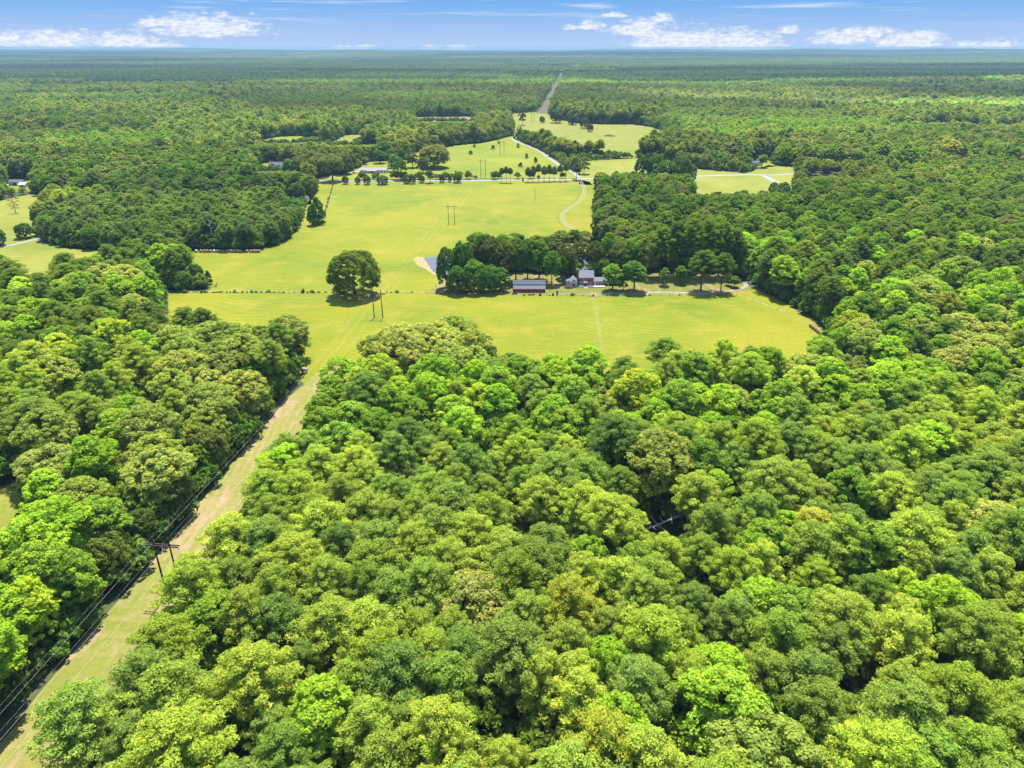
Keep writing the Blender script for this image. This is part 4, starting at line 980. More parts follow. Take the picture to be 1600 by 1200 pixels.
# undergrowth and bushy wood edges
r = np.random.RandomState(13)
X3, Y3 = scatter(-400, 480, 30, 460, 4.6, r, .45); m = in_view(X3, Y3, 1.1, 2); X3, Y3 = X3[m], Y3[m]
s = signed_clear(X3, Y3); m = (s > 1.2) & ((s < 9) | (r.rand(len(X3)) < .8)) & (np.hypot(X3 - GAPX * .97, Y3 - GAPY + 4) > 8.5); X3, Y3, s = X3[m], Y3[m], s[m]
X4, Y4 = scatter(-420, 480, 460, 1500, 5.0, r, .45); m = in_view(X4, Y4, 1.05, 2); X4, Y4 = X4[m], Y4[m]; s4 = signed_clear(X4, Y4); m = (s4 > 1) & (s4 < 9); X4, Y4, s4 = X4[m], Y4[m], s4[m]
X3 = np.concatenate([X3, X4]); Y3 = np.concatenate([Y3, Y4]); s = np.concatenate([s, s4])
ok = np.ones(len(X3), bool)
for route, w in ((ROAD, 6), (SIDE, 6), (LANE2, 4), (YDRIVE, 4), (HDRIVE, 4), (WLANE, 4)): ok &= ~near_route(X3, Y3, route, w)
X3, Y3, s = X3[ok], Y3[ok], s[ok]; n = len(X3)
edge = s < 9; sc3 = np.where(edge, r.uniform(.9, 2.5, n), r.uniform(.8, 2.1, n))[:, None] * np.array([[1, 1, 1.25]])
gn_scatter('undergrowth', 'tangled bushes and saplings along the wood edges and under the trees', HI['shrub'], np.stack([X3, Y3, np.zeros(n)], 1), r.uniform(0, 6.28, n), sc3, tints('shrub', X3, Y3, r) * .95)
X5, Y5 = scatter(-520, 560, 120, 1560, 8.5, r, .42); m = in_view(X5, Y5, 1.1, 2); X5, Y5 = X5[m], Y5[m]; s5 = signed_clear(X5, Y5); m = (s5 > 2.6) & (s5 < 9.5); X5, Y5 = X5[m], Y5[m]
ok = np.ones(len(X5), bool)
for route, w in ((ROAD, 8), (SIDE, 8), (LANE2, 7), (YDRIVE, 6), (HDRIVE, 6), (WLANE, 6)): ok &= ~near_route(X5, Y5, route, w)
ok &= height_cap(X5, Y5) > 9; X5, Y5 = X5[ok], Y5[ok]; n = len(X5); sc5 = r.uniform(.55, 1.05, n)[:, None] * np.array([[.85, .85, 1.15]])
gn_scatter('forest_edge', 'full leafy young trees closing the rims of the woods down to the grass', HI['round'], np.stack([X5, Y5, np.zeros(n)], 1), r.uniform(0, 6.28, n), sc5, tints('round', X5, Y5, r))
X6, Y6 = scatter(-400, 480, 40, 640, 7.0, r, .45); m = in_view(X6, Y6, 1.1, 2); X6, Y6 = X6[m], Y6[m]; s6 = signed_clear(X6, Y6); m = (s6 > 6.5) & (np.hypot(X6 - GAPX, Y6 - GAPY) > 8) & (np.hypot(X6 - GAPX * .92, Y6 - GAPY + 10) > 9) & (height_cap(X6, Y6) > 12); X6, Y6 = X6[m], Y6[m]
n = len(X6); sc6 = r.uniform(.6, 1.0, n)[:, None] * np.array([[.95, .95, 1.25]])
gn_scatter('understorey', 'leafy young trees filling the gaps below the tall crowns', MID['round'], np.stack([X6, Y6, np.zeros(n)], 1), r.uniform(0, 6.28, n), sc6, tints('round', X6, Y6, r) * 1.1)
# farthest forest: canopy tiles that follow the rolling land
def tile_mesh(seed, S=220.0):
    r = np.random.RandomState(seed); x, y = scatter(-S/2, S/2, -S/2, S/2, 12.5, r, .45); V = []; L = []
    for a, b in zip(x, y):
        R0 = r.uniform(5, 8.5); h = r.uniform(14, 22) ; n = 15; d = unit(r.normal(size=(n, 3))); d[:, 2] = np.abs(d[:, 2])
        c = np.array([a, b, h - R0 * .8]) + d * R0 * np.array([.8, .8, .9]); V.append(quads(c, d + r.normal(size=d.shape) * .25, np.full(n, R0 * .55), .9, r)); L.append(np.clip(r.uniform(.05, .95) + r.normal(size=n) * .12, 0, 1))
    return mesh_from_quads('forest_tile', np.concatenate(V), np.concatenate(L))
tiles = [tile_mesh(k) for k in range(4)]
S = 210.0; gx, gy = np.meshgrid(np.arange(-15500, 15501, S), np.arange(2720 + S / 2, 15600, S)); gx = gx.ravel(); gy = gy.ravel()
m = in_view(gx, gy, 1.15, 0) & ~((gy < 5000) & (np.abs(gx - np.array([line_x(v) for v in gy])) < 150 + S / 2 - 20)); gx, gy = gx[m], gy[m]
dx = (terrain(gx + 60, gy) - terrain(gx - 60, gy)) / 120; dy = (terrain(gx, gy + 60) - terrain(gx, gy - 60)) / 120
rot = np.stack([np.arctan(dy), -np.arctan(dx), np.zeros(len(gx))], 1)
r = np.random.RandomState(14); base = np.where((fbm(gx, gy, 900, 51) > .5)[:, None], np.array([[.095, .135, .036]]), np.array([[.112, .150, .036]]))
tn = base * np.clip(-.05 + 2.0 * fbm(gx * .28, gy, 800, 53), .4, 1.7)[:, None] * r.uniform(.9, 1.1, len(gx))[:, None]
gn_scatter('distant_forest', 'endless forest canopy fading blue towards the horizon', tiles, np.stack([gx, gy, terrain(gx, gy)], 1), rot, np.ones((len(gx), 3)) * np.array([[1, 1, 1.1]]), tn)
#OBJECTS#

# ------------------------------------------------------------------ buildings
def part(e, name, mats, fn, parent=None, label=None):
    mb = MB(); fn(mb); o = mb.build(name, mats, parent or e)
    if label: o['label'] = label
    return o
def window(e, wall, x, z, w, h, y, trim='white', panes=2, parent=None):
    """a window let into a south wall at y: frame proud, panes recessed"""
    f = MB(); t_ = .12; d = .07
    f.box(x - t_, x, y - d, y + .02, z - t_, z + h + t_); f.box(x + w, x + w + t_, y - d, y + .02, z - t_, z + h + t_)
    f.box(x, x + w, y - d, y + .02, z - t_, z); f.box(x, x + w, y - d, y + .02, z + h, z + h + t_)
    for i in range(1, panes): f.box(x + w * i / panes - .04, x + w * i / panes + .04, y - d + .01, y + .02, z, z + h)
    fo = f.build('window', M[trim], e)
    for i in range(panes):
        g = MB(); a = x + w * i / panes + (.04 if i else 0); b_ = x + w * (i + 1) / panes - (.04 if i < panes - 1 else 0); g.box(a, b_, y - .02, y + .01, z, z + h); g.build('pane', M['pane'], fo)
    return fo
def walls(mb, x0, x1, y0, y1, h, gable=None, ridge=0.0, t_=.25):
    mb.box(x0, x1, y0, y0 + t_, 0, h); mb.box(x0, x1, y1 - t_, y1, 0, h); mb.box(x0, x0 + t_, y0 + t_, y1 - t_, 0, h); mb.box(x1 - t_, x1, y0 + t_, y1 - t_, 0, h)
    if gable == 'x':                          # ridge runs along x: gables on the ends
        ym = (y0 + y1) / 2
        for xa in (x0, x1 - t_):
            k = len(mb.v); mb.v += [(xa, y0, h), (xa, y1, h), (xa, ym, ridge), (xa + t_, y0, h), (xa + t_, y1, h), (xa + t_, ym, ridge)]
            for q in ((0, 2, 1), (3, 4, 5), (0, 3, 5, 2), (1, 2, 5, 4)): mb.f.append(tuple(k + i for i in q)); mb.m.append(0)
    if gable == 'y':
        xm = (x0 + x1) / 2
        for ya in (y0, y1 - t_):
            k = len(mb.v); mb.v += [(x0, ya, h), (x1, ya, h), (xm, ya, ridge), (x0, ya + t_, h), (x1, ya + t_, h), (xm, ya + t_, ridge)]
            for q in ((0, 1, 2), (3, 5, 4), (0, 2, 5, 3), (1, 4, 5, 2)): mb.f.append(tuple(k + i for i in q)); mb.m.append(0)
def roof_x(mb, x0, x1, y0, y1, h, ridge, o=.4, t_=.18):
    ym = (y0 + y1) / 2; s = (ridge - h) / (ym - y0); e0 = h - s * o
    mb.slab([(x0 - o, y0 - o, e0 + t_), (x1 + o, y0 - o, e0 + t_), (x1 + o, ym, ridge + t_), (x0 - o, ym, ridge + t_)], t_)
    mb.slab([(x1 + o, y1 + o, e0 + t_), (x0 - o, y1 + o, e0 + t_), (x0 - o, ym + .01, ridge + t_), (x1 + o, ym + .01, ridge + t_)], t_)
def roof_y(mb, x0, x1, y0, y1, h, ridge, o=.4, t_=.18):
    xm = (x0 + x1) / 2; s = (ridge - h) / (xm - x0); e0 = h - s * o
    mb.slab([(x0 - o, y1 + o, e0 + t_), (x0 - o, y0 - o, e0 + t_), (xm, y0 - o, ridge + t_), (xm, y1 + o, ridge + t_)], t_)
    mb.slab([(x1 + o, y0 - o, e0 + t_), (x1 + o, y1 + o, e0 + t_), (xm + .01, y1 + o, ridge + t_), (xm + .01, y0 - o, ridge + t_)], t_)

def brick_house():
    X0, Y0 = G(904.5, 447.5); e = empty('brick_house', (X0, Y0, 0)); tag(e, 'two-storey red brick farmhouse with white wings and grey shingle roofs', 'house')
    part(e, 'wall', M['brick'], lambda m: walls(m, 0, 8.0, 0, 7.6, 5.3, 'x', 7.9))
    part(e, 'roof', M['roof'], lambda m: roof_x(m, 0, 8.0, 0, 7.6, 5.3, 7.9, .3))
    part(e, 'eave_board', M['white'], lambda m: (m.box(-.3, 8.3, -.36, -.26, 4.9, 5.2)))
    part(e, 'wall', M['cream'], lambda m: walls(m, 1.8, 6.0, 7.6, 11.2, 5.6, 'y', 8.2), label='rear gabled block')
    part(e, 'roof', M['roof'], lambda m: roof_y(m, 1.8, 6.0, 7.3, 11.2, 5.6, 8.2, .3), label='rear gable roof')
    part(e, 'chimney', M['brick'], lambda m: (m.box(-.92, -.02, 3.0, 4.3, 0, 8.6), m.box(-1.0, .06, 2.92, 4.38, 8.6, 8.9)))
    for x, z, w, h in ((2.2, 3.75, 1.0, 1.15), (.75, 1.05, 1.1, 1.35), (5.7, 1.05, 1.3, 1.35)): window(e, None, x, z, w, h, 0)
    part(e, 'door', M['dark'], lambda m: m.box(3.0, 3.95, -.05, .02, .55, 2.6))
    part(e, 'porch_roof', M['white'], lambda m: m.slab([(2.4, -1.5, 2.75), (4.5, -1.5, 2.75), (4.5, -.02, 3.15), (2.4, -.02, 3.15)], .12))
    for x in (2.5, 4.3): part(e, 'porch_post', M['white'], lambda m: m.box(x, x + .12, -1.42, -1.3, .5, 2.66))
    # west wing, white, with a front gable
    part(e, 'wall', M['cream'], lambda m: walls(m, -4.9, -1.05, -1.2, 6.0, 2.6, 'y', 4.4), label='white gabled west wing')
    part(e, 'roof', M['roof'], lambda m: roof_y(m, -4.9, -1.05, -1.2, 6.0, 2.6, 4.4, .35), label='west wing roof')
    part(e, 'wall', M['cream'], lambda m: walls(m, -7.0, -4.95, 2.0, 6.0, 2.4), label='west lean-to')
    part(e, 'roof', M['roof'], lambda m: m.slab([(-7.3, 1.6, 2.35), (-5.0, 1.6, 3.0), (-5.0, 6.3, 3.0), (-7.3, 6.3, 2.35)], .15), label='lean-to roof')
    window(e, None, -3.75, .55, 1.6, 1.5, -1.2, 'white', 2)
    # east wing
    part(e, 'wall', M['brick'], lambda m: walls(m, 8.05, 14.4, 1.5, 6.6, 2.5, 'x', 4.0), label='single-storey brick east wing')
    part(e, 'roof', M['roof'], lambda m: roof_x(m, 8.45, 16.2, 1.5, 6.6, 2.5, 4.0, .35), label='east wing roof')
    for x in (10.0, 12.0): window(e, None, x, .9, 1.1, 1.15, 1.5)
    part(e, 'door', M['white'], lambda m: m.box(8.6, 9.5, 1.42, 1.52, .3, 2.3), label='white east door')
    # carport
    part(e, 'carport_roof', M['tinlight'], lambda m: m.slab([(16.7, 1.0, 2.6), (22.3, 1.0, 2.45), (22.3, 6.8, 2.45), (16.7, 6.8, 2.6)], .14))
    for x in (17.0, 19.5, 22.0):
        for y in (1.2, 6.5): part(e, 'carport_post', M['white'], lambda m: m.box(x, x + .12, y, y + .12, 0, 2.36))
    # front deck with rails
    part(e, 'deck', M['deck'], lambda m: m.box(-.3, 14.2, -2.6, -.02, .02, .5))
    part(e, 'deck_rail', M['white'], lambda m: (m.box(4.9, 14.2, -2.6, -2.52, 1.2, 1.3), m.box(-.3, 2.2, -2.6, -2.52, 1.2, 1.3)))
    for i in range(8): part(e, 'rail_post', M['white'], lambda m: m.box(4.9 + i * 1.32, 5.0 + i * 1.32, -2.6, -2.5, .5, 1.2))
    for i in range(3): part(e, 'step', M['deck'], lambda m: m.box(2.5, 4.6, -2.6 - .32 * (i + 1), -2.6 - .32 * i, 0.0, .42 - .13 * i))
brick_house()

def barn():
    X0, Y0 = G(802.5, 457); W = 17.0; e = empty('red_barn', (X0, Y0, 0)); tag(e, 'long low red barn with two-step grey metal roof left of the brick house', 'barn')
    part(e, 'wall', M['barnred'], lambda m: walls(m, 0, W, 0, 10.5, 2.0))
    part(e, 'wall', M['barnred'], lambda m: (m.box(0, W, 3.6, 3.8, 2.0, 3.35), m.box(0, .2, 3.8, 10.5, 2.0, 3.3), m.box(W - .2, W, 3.8, 10.5, 2.0, 3.3), m.box(.2, W - .2, 10.3, 10.5, 2.0, 3.3)), label='upper barn wall')
    part(e, 'roof', M['tinlight'], lambda m: m.slab([(-.3, -.4, 2.05), (W + .3, -.4, 2.05), (W + .3, 3.62, 3.1), (-.3, 3.62, 3.1)], .1), label='lower lean-to roof')
    part(e, 'roof', M['tin'], lambda m: (m.slab([(-.4, 3.3, 3.45), (W + .4, 3.3, 3.45), (W + .4, 7.0, 4.9), (-.4, 7.0, 4.9)], .12), m.slab([(W + .4, 10.9, 3.4), (-.4, 10.9, 3.4), (-.4, 7.02, 4.9), (W + .4, 7.02, 4.9)], .12)), label='upper roof')
    for x in (2.0, 7.2, 12.6): part(e, 'door', M['barnred'], lambda m: (m.box(x, x + 2.4, -.07, -.02, .05, 1.85)))
    for i in range(17): part(e, 'batten', M['barnred'], lambda m: m.box(i * 1.0 + .42, i * 1.0 + .5, -.035, -.003, .02, 1.95)) if not any(x - .2 < i * 1.0 + .42 < x + 2.6 for x in (2.0, 7.2, 12.6)) else None
    x, y = G(800, 458.5); o = empty('water_trough', (x, y, 0)); tag(o, 'small green trough at the left corner of the red barn', 'trough'); o.location.y -= 2
    part(o, 'tub', M['leafpaint'], lambda m: (m.box(0, 3, 0, .15, 0, .8), m.box(0, 3, 1.0, 1.15, 0, .8), m.box(0, .15, .15, 1.0, 0, .8), m.box(2.85, 3, .15, 1.0, 0, .8), m.box(.15, 2.85, .15, 1.0, 0, .15)))
    x, y = G(831, 459.5); o = empty('roof_sheet', (x, y - 1.5, 0)); tag(o, 'pale metal sheets lying on the grass before the red barn', 'metal sheets')
    part(o, 'sheet', M['tinlight'], lambda m: m.box(0, 3.2, 0, 1.6, .02, .14)); part(o, 'sheet', M['tinlight'], lambda m: m.box(-1.6, 1.2, .5, 1.5, .15, .25))
M['leafpaint'] = mat('green_paint', (.05, .13, .06), .5, .3)
barn()

def ranch(px0, px1, by, label, wallm, roofm, name, hw=2.9, rise=2.0, depth=9.0, nwin=8, porch=True):
    X0, Y0 = G(px0, by); X1, _ = G(px1, by); W = X1 - X0; e = empty(name, (X0, Y0, 0)); tag(e, label, 'house')
    part(e, 'wall', M[wallm], lambda m: walls(m, 0, W, 0, depth, hw, 'x', hw + rise))
    part(e, 'roof', M[roofm], lambda m: roof_x(m, 0, W, 0, depth, hw, hw + rise, .5))
    for i in range(nwin):
        x = W * (i + .5) / nwin - .7
        if porch and .25 < (i + .5) / nwin < .62: continue
        window(e, None, x, .9, 1.4, 1.4, 0)
    if porch:
        part(e, 'porch_roof', M[roofm], lambda m: m.slab([(W * .24, -3.0, 2.5), (W * .62, -3.0, 2.5), (W * .62, -.5, 3.05), (W * .24, -.5, 3.05)], .12))
        part(e, 'door', M['dark'], lambda m: m.box(W * .42, W * .42 + 1.1, -.06, .01, .1, 2.2))
        for i in range(5): part(e, 'porch_post', M['white'], lambda m: m.box(W * (.245 + .092 * i), W * (.245 + .092 * i) + .2, -2.9, -2.7, 0, 2.38))
        for i in range(3): window(e, None, W * (.28 + .1 * i), .9, 1.4, 1.3, 0)
    return e, W
ranch(563.5, 604, 270.3, 'long low white house with front porch beyond the road', 'white', 'rooftan', 'white_house')
def dark_roofed():
    X0, Y0 = G(419, 264.5); e = empty('dark_roofed_house', (X0, Y0, 0)); tag(e, 'pale house with dark gabled roof between trees at upper left', 'house'); W = 20.0
    part(e, 'wall', M['white'], lambda m: walls(m, 0, W, 3, 13, 3.2, 'x', 6.6)); part(e, 'roof', M['roofdark'], lambda m: roof_x(m, 0, W, 3, 13, 3.2, 6.6, .5))
    for a, b_, r_ in ((4.0, 10.5, 5.6), (10.9, 15.6, 4.9)):
        part(e, 'wall', M['white'], lambda m: walls(m, a, b_, 0, 5.4, 3.0, 'y', r_), label='front gable'); part(e, 'roof', M['roofdark'], lambda m: roof_y(m, a, b_, 0, 6.4, 3.0, r_, .4), label='gable roof')
        window(e, None, (a + b_) / 2 - 1, 1.0, 2.0, 1.3, 0)
    part(e, 'garage_door', M['cream'], lambda m: m.box(16.2, 19.4, 2.92, 3.0, .05, 2.4)); window(e, None, 1.2, 1.0, 1.6, 1.3, 3)
dark_roofed()
def shed(px, by, w, d, h, label, wm_='white', rm='tinlight', name='shed'):
    x, y = G(px, by); e = empty(name, (x - w / 2, y, 0)); tag(e, label, 'shed')
    part(e, 'wall', M[wm_], lambda m: walls(m, 0, w, 0, d, h, 'x', h + d * .22)); part(e, 'roof', M[rm], lambda m: roof_x(m, 0, w, 0, d, h, h + d * .22, .35))
    part(e, 'door', M['dark'], lambda m: m.box(w * .35, w * .6, -.05, .01, .05, h * .8)); return e
shed(457.5, 316, 8, 7, 2.6, 'white-roofed shed half hidden behind the round wood, left one')
shed(474.5, 314, 7, 6, 2.4, 'white-roofed shed half hidden behind the round wood, right one')
shed(24, 290, 12, 8, 3.2, 'white building with tan roof among trees at far left', 'white', 'tinlight')
shed(35, 293, 6, 6, 2.8, 'small white building with dark door at far left', 'white', 'white')
shed(1180, 259, 14, 8, 3.0, 'white-roofed building peeking out above the corner field', 'white', 'tinlight')

# ------------------------------------------------------------------ vehicles
def car(px, by, rz, paint, label, pickup=False):
    x, y = G(px, by); e = empty('pickup_truck' if pickup else 'parked_car', (x, y, .1), rz); tag(e, label, 'pickup truck' if pickup else 'car')
    def prof(m, pts, w, y0=0):
        n = len(pts); k = len(m.v); m.v += [(a, y0 - w, b) for a, b in pts] + [(a, y0 + w, b) for a, b in pts]
        m.f.append(tuple(range(k, k + n))); m.f.append(tuple(range(k + 2 * n - 1, k + n - 1, -1))); m.m += [0, 0]
        for i in range(n): j = (i + 1) % n; m.f.append((k + i, k + n + i, k + n + j, k + j)); m.m.append(0)
    part(e, 'body', M[paint], lambda m: prof(m, [(-2.3, .35), (2.3, .35), (2.35, .7), (2.2, .9), (1.2, 1.0), (-2.2, 1.0), (-2.35, .75)], .9))
    part(e, 'cabin', M['pane'], lambda m: prof(m, [(1.2, .98), (.5, 1.5), (-1.2 if not pickup else -.4, 1.52), (-2.0 if not pickup else -.7, .98)], .78))
    part(e, 'roof', M[paint], lambda m: prof(m, [(.55, 1.49), (.45, 1.56), (-1.15 if not pickup else -.4, 1.58), (-1.25 if not pickup else -.45, 1.5)], .76))
    for a in (-1.45, 1.45):
        for b_ in (-.86, .86): part(e, 'wheel', M['tyre'], lambda m: m.tube([(a, b_ - .1, .33), (a, b_ + .1, .33)], .34, 10))
car(1160, 438.5, .3, 'cardark', 'dark car parked in the shade at the end of the gravel drive')
car(1174, 442.5, 1.0, 'carsilver', 'silver car parked against the wood at the end of the drive')
car(545.5, 272.8, .5, 'carred', 'dark red vehicle on the drive beside the long white house', True)
car(554, 271.0, .3, 'carsilver', 'pale car on the drive nearest the long white house')

# ------------------------------------------------------------------ hay bales
def bale_mesh(matn):
    mb = MB(); n = 16; Rb, L = .88, 1.45
    for s, (y, rr) in enumerate(((-L/2, Rb * .9), (-L/2 + .1, Rb), (L/2 - .1, Rb), (L/2, Rb * .9))):
        for j in range(n): q = 2 * math.pi * j / n; mb.v.append((math.cos(q) * rr, y, Rb + math.sin(q) * rr - .04))
    for s in range(3):
        for j in range(n): j2 = (j + 1) % n; mb.f.append((s*n + j, (s+1)*n + j, (s+1)*n + j2, s*n + j2)); mb.m.append(0)
    mb.f.append(tuple(range(n))); mb.f.append(tuple(range(4*n - 1, 3*n - 1, -1))); mb.m += [0, 0]
    return mb.mesh('hay_bale', M[matn], False)
bm1, bm2 = bale_mesh('hayb'), bale_mesh('haypale')
ords = 'first second third fourth fifth sixth seventh eighth ninth tenth eleventh twelfth thirteenth fourteenth fifteenth sixteenth seventeenth eighteenth nineteenth twentieth'.split()
def bale(px, py, rz, label, group, me=None, s=1.0):
    x, y = G(px, py); o = bpy.data.objects.new('hay_bale', me or bm1); COL.objects.link(o); o.location = (x, y, Z2); o.rotation_euler = (0, 0, rz); o.scale = (s,) * 3
    return tag(o, label, 'hay bale', group)
for i, cx_ in enumerate((435, 470, 497, 520, 545, 573, 600, 625, 648, 678, 705, 722, 742, 762, 780, 830, 862, 885, 907, 925)):
    bale(cx_ / 5 + 220, 394.6, random.uniform(-.25, .25), f'{ords[i]} round hay bale from the left in the long row under the round wood', 'row of hay bales under the round wood', bm2 if i in (0, 5) else None, 1.05)
for i, (a, b_) in enumerate(((1267, 511), (1270.5, 514), (1274.5, 517), (1278.5, 520), (1282, 523.5))):
    bale(a, b_, .9, f'{ords[i]}-farthest hay bale of the short row at the right wood edge', 'short row of hay bales at the right wood edge', None, 1.1)
bale(476, 583, .9, 'lone weathered pale hay bale at the mouth of the power-line cut', None, bm2, 1.35)

# ------------------------------------------------------------------ fences
def fence(a, b_, step, label, h=1.3, wires=3, r_=.07, m='wood'):
    a = np.array(a); b_ = np.array(b_); L = np.hypot(*(b_ - a)); n = int(L / step); e = empty('farm_fence', (a[0], a[1], 0)); tag(e, label, 'fence')
    pm = MB().tube([(0, 0, -.1), (0, 0, h)], r_, 6).mesh('post', M[m])
    for i in range(n + 1):
        p = (b_ - a) * i / n; o = bpy.data.objects.new('post', pm); COL.objects.link(o); o.parent = e; o.location = (p[0], p[1], 0); o.scale.z = random.uniform(.9, 1.1)
    for k in range(wires):
        mb = MB(); mb.tube([(0, 0, h * (.4 + .25 * k)), (b_[0] - a[0], b_[1] - a[1], h * (.4 + .25 * k))], .015, 4); mb.build('wire', M['wire'], e)
fence(G(262, 457.2), G(540, 457.4), 5, 'wire field fence crossing the hay field left of the lone oak', 1.3)
fence(G(572, 457.4), G(700, 458.6), 5, 'wire field fence crossing the field right of the lone oak', 1.3)
fence(G(855, 462), G(1150, 462.5), 5, 'wire fence in front of the farmhouse yard', 1.3)
fence(G(520, 290), G(505, 343), 3.5, 'dark boundary fence at the upper left of the hay field', 1.5, 3, .09, 'pole')
fence(G(1152, 462), G(1228, 490), 5, 'fence running along the shaded right edge of the pasture', 1.3)
def weeds():
    r = np.random.RandomState(5); X = []; Y = []
    for (a, b_, d) in ((262, 545, 1.1), (575, 700, 2.0), (808, 870, 2.2), (880, 1150, 4.5)):
        p0 = np.array(G(a, 457.4 if a < 700 else 461.5)); p1 = np.array(G(b_, 457.4 if a < 700 else 461.8)); n = int(np.hypot(*(p1 - p0)) / d); t_ = np.sort(r.rand(n)); X += list(p0[0] + (p1 - p0)[0] * t_ + r.normal(size=n) * .3); Y += list(p0[1] + (p1 - p0)[1] * t_ + r.normal(size=n) * .3)
    p0 = np.array(G(520, 290)); p1 = np.array(G(505, 343)); n = 70; t_ = r.rand(n); X += list(p0[0] + (p1 - p0)[0] * t_); Y += list(p0[1] + (p1 - p0)[1] * t_)
    X = np.array(X); Y = np.array(Y); n = len(X); s = (r.uniform(.12, .34, n) * (1 + (r.rand(n) < .08)))[:, None] * np.ones((1, 3))
    gn_scatter('fence_weeds', 'strip of weeds and seedlings grown up along the fences', HI['shrub'], np.stack([X, Y, np.full(n, .02)], 1), r.uniform(0, 6.28, n), s, tints('shrub', X, Y, r))
weeds()
for i, (bx, by, w, h, s) in enumerate(((367, 457, 4, 5, 'leftmost of four in the fence left of the lone oak'), (393, 457, 4, 4, 'second of four in the fence left of the lone oak'), (421, 457, 4, 5, 'third of four in the fence left of the lone oak'), (474, 457.5, 6, 7, 'largest of four in the fence left of the lone oak'),
        (682, 459, 4, 4, 'single one in the fence between oak and barn grove'), (844, 462, 5, 4, 'round one before the red barn'), (864, 462, 4, 5, 'right of the red barn, the lower of two'), (870.5, 462, 4, 9, 'right of the red barn, the taller of two'))):
    A('cedar', bx, by, w, h, (.035, .06, .015), 'little dark cedar seedling, ' + s, 'cedar seedlings in the fences')

# ------------------------------------------------------------------ brush piles
def brush(px, by, wpx, hh, label, seed):
    x, y = G(px, by); w = wpx * zc(y) / 2; r = random.Random(seed); e = empty('brush_pile', (x, y, 0)); tag(e, label, 'brush pile'); mb = MB()
    for i in range(150):
        q = r.uniform(0, 6.28); rr = r.uniform(0, 1) ** .6 * w; z = r.uniform(0, hh) * (1 - (rr / w) ** 2) + .1; a = r.uniform(0, 6.28); L = r.uniform(.6, 2.0); cx_, cy_ = math.cos(q) * rr, math.sin(q) * rr * .45
        mb.tube([(cx_ - math.cos(a) * L, cy_ - math.sin(a) * L, z), (cx_ + math.cos(a) * L, cy_ + math.sin(a) * L, z + r.uniform(-.3, .7))], r.uniform(.06, .16), 4)
    mb.build('sticks', M['brush'], e)
brush(643, 239.5, 16, 3.2, 'red-brown brush pile at the upper left corner of the meadow', 1)
brush(682, 265, 20, 3.0, 'brush pile of dead limbs below the huge spreading oak', 2)
brush(952, 213, 18, 3.0, 'grey brush pile in the middle of the far pasture', 3)
brush(888, 450, 10, 1.0, 'low heap of sticks left of the brick house', 4)

# ------------------------------------------------------------------ poles and power line
def utility_pole(px, by, h, label):
    x, y = G(px, by); e = empty('utility_pole', (x, y, 0)); tag(e, label, 'pole')
    mb = MB(); mb.tube([(0, 0, -.3), (0, 0, h)], [.17, .11], 8); mb.build('post', M['polegrey'], e)
    mb = MB(); mb.box(-1.1, 1.1, -.06, .06, h - .9, h - .75); mb.build('crossarm', M['wood'], e)
utility_pole(1037.5, 451, 8.5, 'thin wooden pole standing by the gravel drive in the farm yard')
utility_pole(974.5, 258.5, 9, 'thin pole in the yellow strip above the road corner')
utility_pole(836, 313, 9, 'thin pole standing alone in the upper hay field')

FR = []
def frame(x, y, ang, h, gap, pm, label, arm=8.6, first=False):
    e = empty('power_pole_frame', (x, y, 0), ang); tag(e, label, 'power pylon', 'pole frames of the power line')
    za = h - 2.3
    for s in (-1, 1):
        mb = MB(); mb.tube([(s * gap / 2, 0, -.5), (s * gap / 2, 0, h * .5), (s * gap / 2, 0, h)], [.27, .22, .15], 9); mb.build('pole', M[pm], e)
    mb = MB(); mb.box(-arm / 2, arm / 2, .24, .42, za - .14, za + .14); mb.build('crossarm', M[pm], e)
    mb = MB(); mb.box(-arm / 2, arm / 2, -.42, -.24, za - .14, za + .14); mb.build('crossarm', M[pm], e)
    for s in (-1, 1):
        mb = MB(); mb.tube([(s * gap / 2, .3, za - 1.6), (s * (gap / 2 + 1.5), .3, za - .1)], .05, 5); mb.build('brace', M[pm], e)
    for k, xx in enumerate((-arm / 2 + .25, 0, arm / 2 - .25)):
        mb = MB(); pts = []; rr = []
        for i in range(13): pts.append((xx, 0, za - .2 - i * .1)); rr.append(.14 if i % 2 else .06)
        mb.tube(pts, rr, 8); o = mb.build('insulator', M['blueins'] if (first and k == 0) else M['glassins'], e)
        if first and k == 0: o['label'] = 'blue left-hand insulator'
    c, s_ = math.cos(ang), math.sin(ang)
    FR.append({'arm': [(x + c * q, y + s_ * q, za - 1.42) for q in (-arm / 2 + .25, 0, arm / 2 - .25)], 'top': [(x + c * q, y + s_ * q, h - .1) for q in (-gap / 2, gap / 2)]})
def mid(a, b_): return ((a[0] + b_[0]) / 2, (a[1] + b_[1]) / 2)
n1 = mid(G(237.7, 837, 17.5), G(260.5, 842, 17.5))
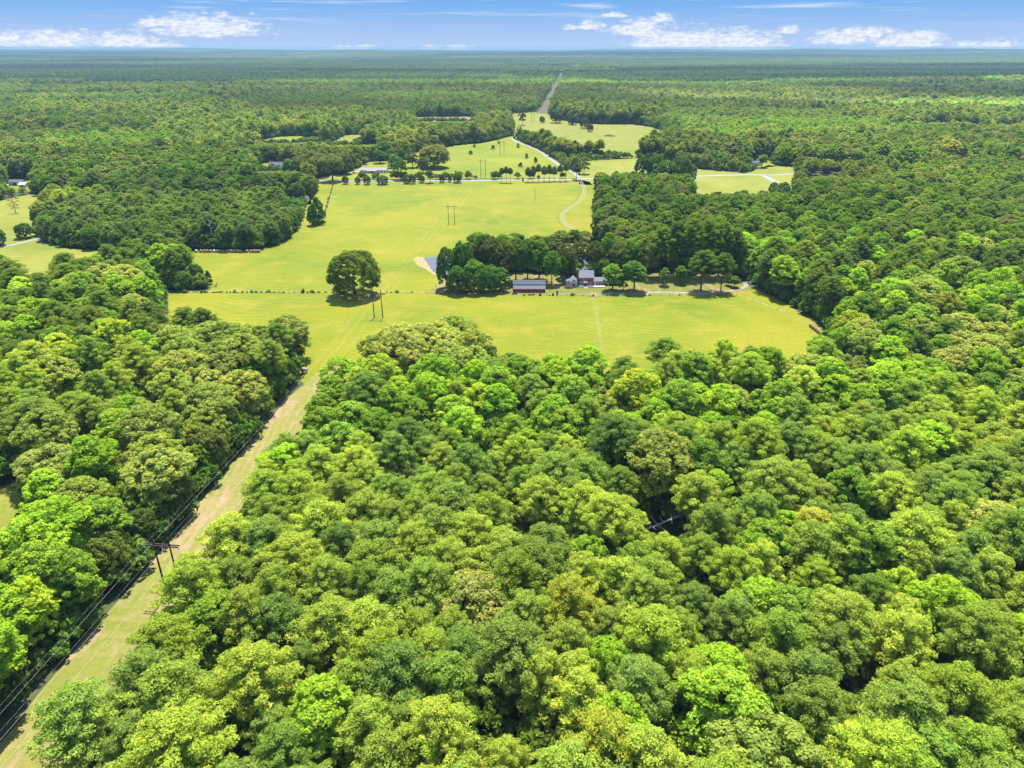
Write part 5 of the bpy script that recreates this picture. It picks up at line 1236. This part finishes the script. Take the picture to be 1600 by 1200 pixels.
spots = [((n1[0] - 27, n1[1] - 190), 17.5, 4.0, 'pole', 'far'), (n1, 17.5, 3.9, 'pole', 'near wooden double-pole frame with blue insulator over the power-line cut'),
         (mid(G(585, 496.3), G(598, 496.3)), 14.5, 4.2, 'pole', 'dark double-pole frame standing in the field before the lone oak'),
         (mid(G(701, 350.5), G(710.5, 350.5)), 15.5, 4.6, 'polegrey', 'pale grey double-pole frame in the middle of the hay field'),
         (mid(G(751.5, 277.3), G(758.5, 277.3)), 18.5, 4.6, 'pole', 'dark double-pole frame just beyond the public road'),
         (mid(G(781.5, 240.6), G(787.5, 240.6)), 16, 4.8, 'pole', 'double-pole frame high on the meadow slope'),
         (mid(G(803, 217), G(808, 217)), 18, 4.8, 'pole', 'far double-pole frame at the top of the grey drive'),
         (mid(G(830.5, 190.5), G(834, 190.5)), 17, 4.8, 'pole', 'farthest double-pole frame in the rough pasture')]
for i, (p, h, gp, pm, lb) in enumerate(spots):
    a = spots[max(i - 1, 0)][0]; b_ = spots[min(i + 1, len(spots) - 1)][0]; ang = -math.atan2(b_[0] - a[0], b_[1] - a[1])
    if i == 0:
        c, s_ = math.cos(ang), math.sin(ang); x, y = p; za = 15.2
        FR.append({'arm': [(x + c * q, y + s_ * q, za - 1.42) for q in (-4.05, 0, 4.05)], 'top': [(x + c * q, y + s_ * q, 17.4) for q in (-2, 2)]}); continue
    frame(p[0], p[1], ang, h, gp, pm, lb, 8.6, i == 1)
def wire(key, k, label):
    mb = MB()
    for A_, B_ in zip(FR, FR[1:]):
        a = Vector(A_[key][k]); b_ = Vector(B_[key][k]); n = 24; L = (b_ - a).length; sag = L * .014; pts = []
        for i in range(n + 1): t_ = i / n; p = a.lerp(b_, t_); p.z -= 4 * sag * t_ * (1 - t_); pts.append(p)
        mb.tube(pts, .010 if key == 'arm' else .005, 4, cap=False)
    tag(mb.build('power_wire', M['wire']), label, 'power wire', 'wires of the power line')
for k, w_ in enumerate(('left', 'middle', 'right')): wire('arm', k, f'{w_} conductor hanging below the crossarms of the power line')
for k, w_ in enumerate(('left', 'right')): wire('top', k, f'thin earth wire running over the {w_} pole tops')

# look-alikes of one spot are told apart by their order from left to right
same = {}
for q in COL.objects:
    if q.parent is None and q.get('category') == 'tree': same.setdefault(q['label'], []).append(q)
for lb, qs in same.items():
    if len(qs) < 2: continue
    qs.sort(key=lambda q: region(q.location.x, q.location.y)[0]); n = len(qs)
    for i, q in enumerate(qs):
        q['label'] = ('leftmost ' if i == 0 else 'rightmost ' if i == n - 1 else 'middle ' if n == 3 else ords[i] + '-from-left ') + lb
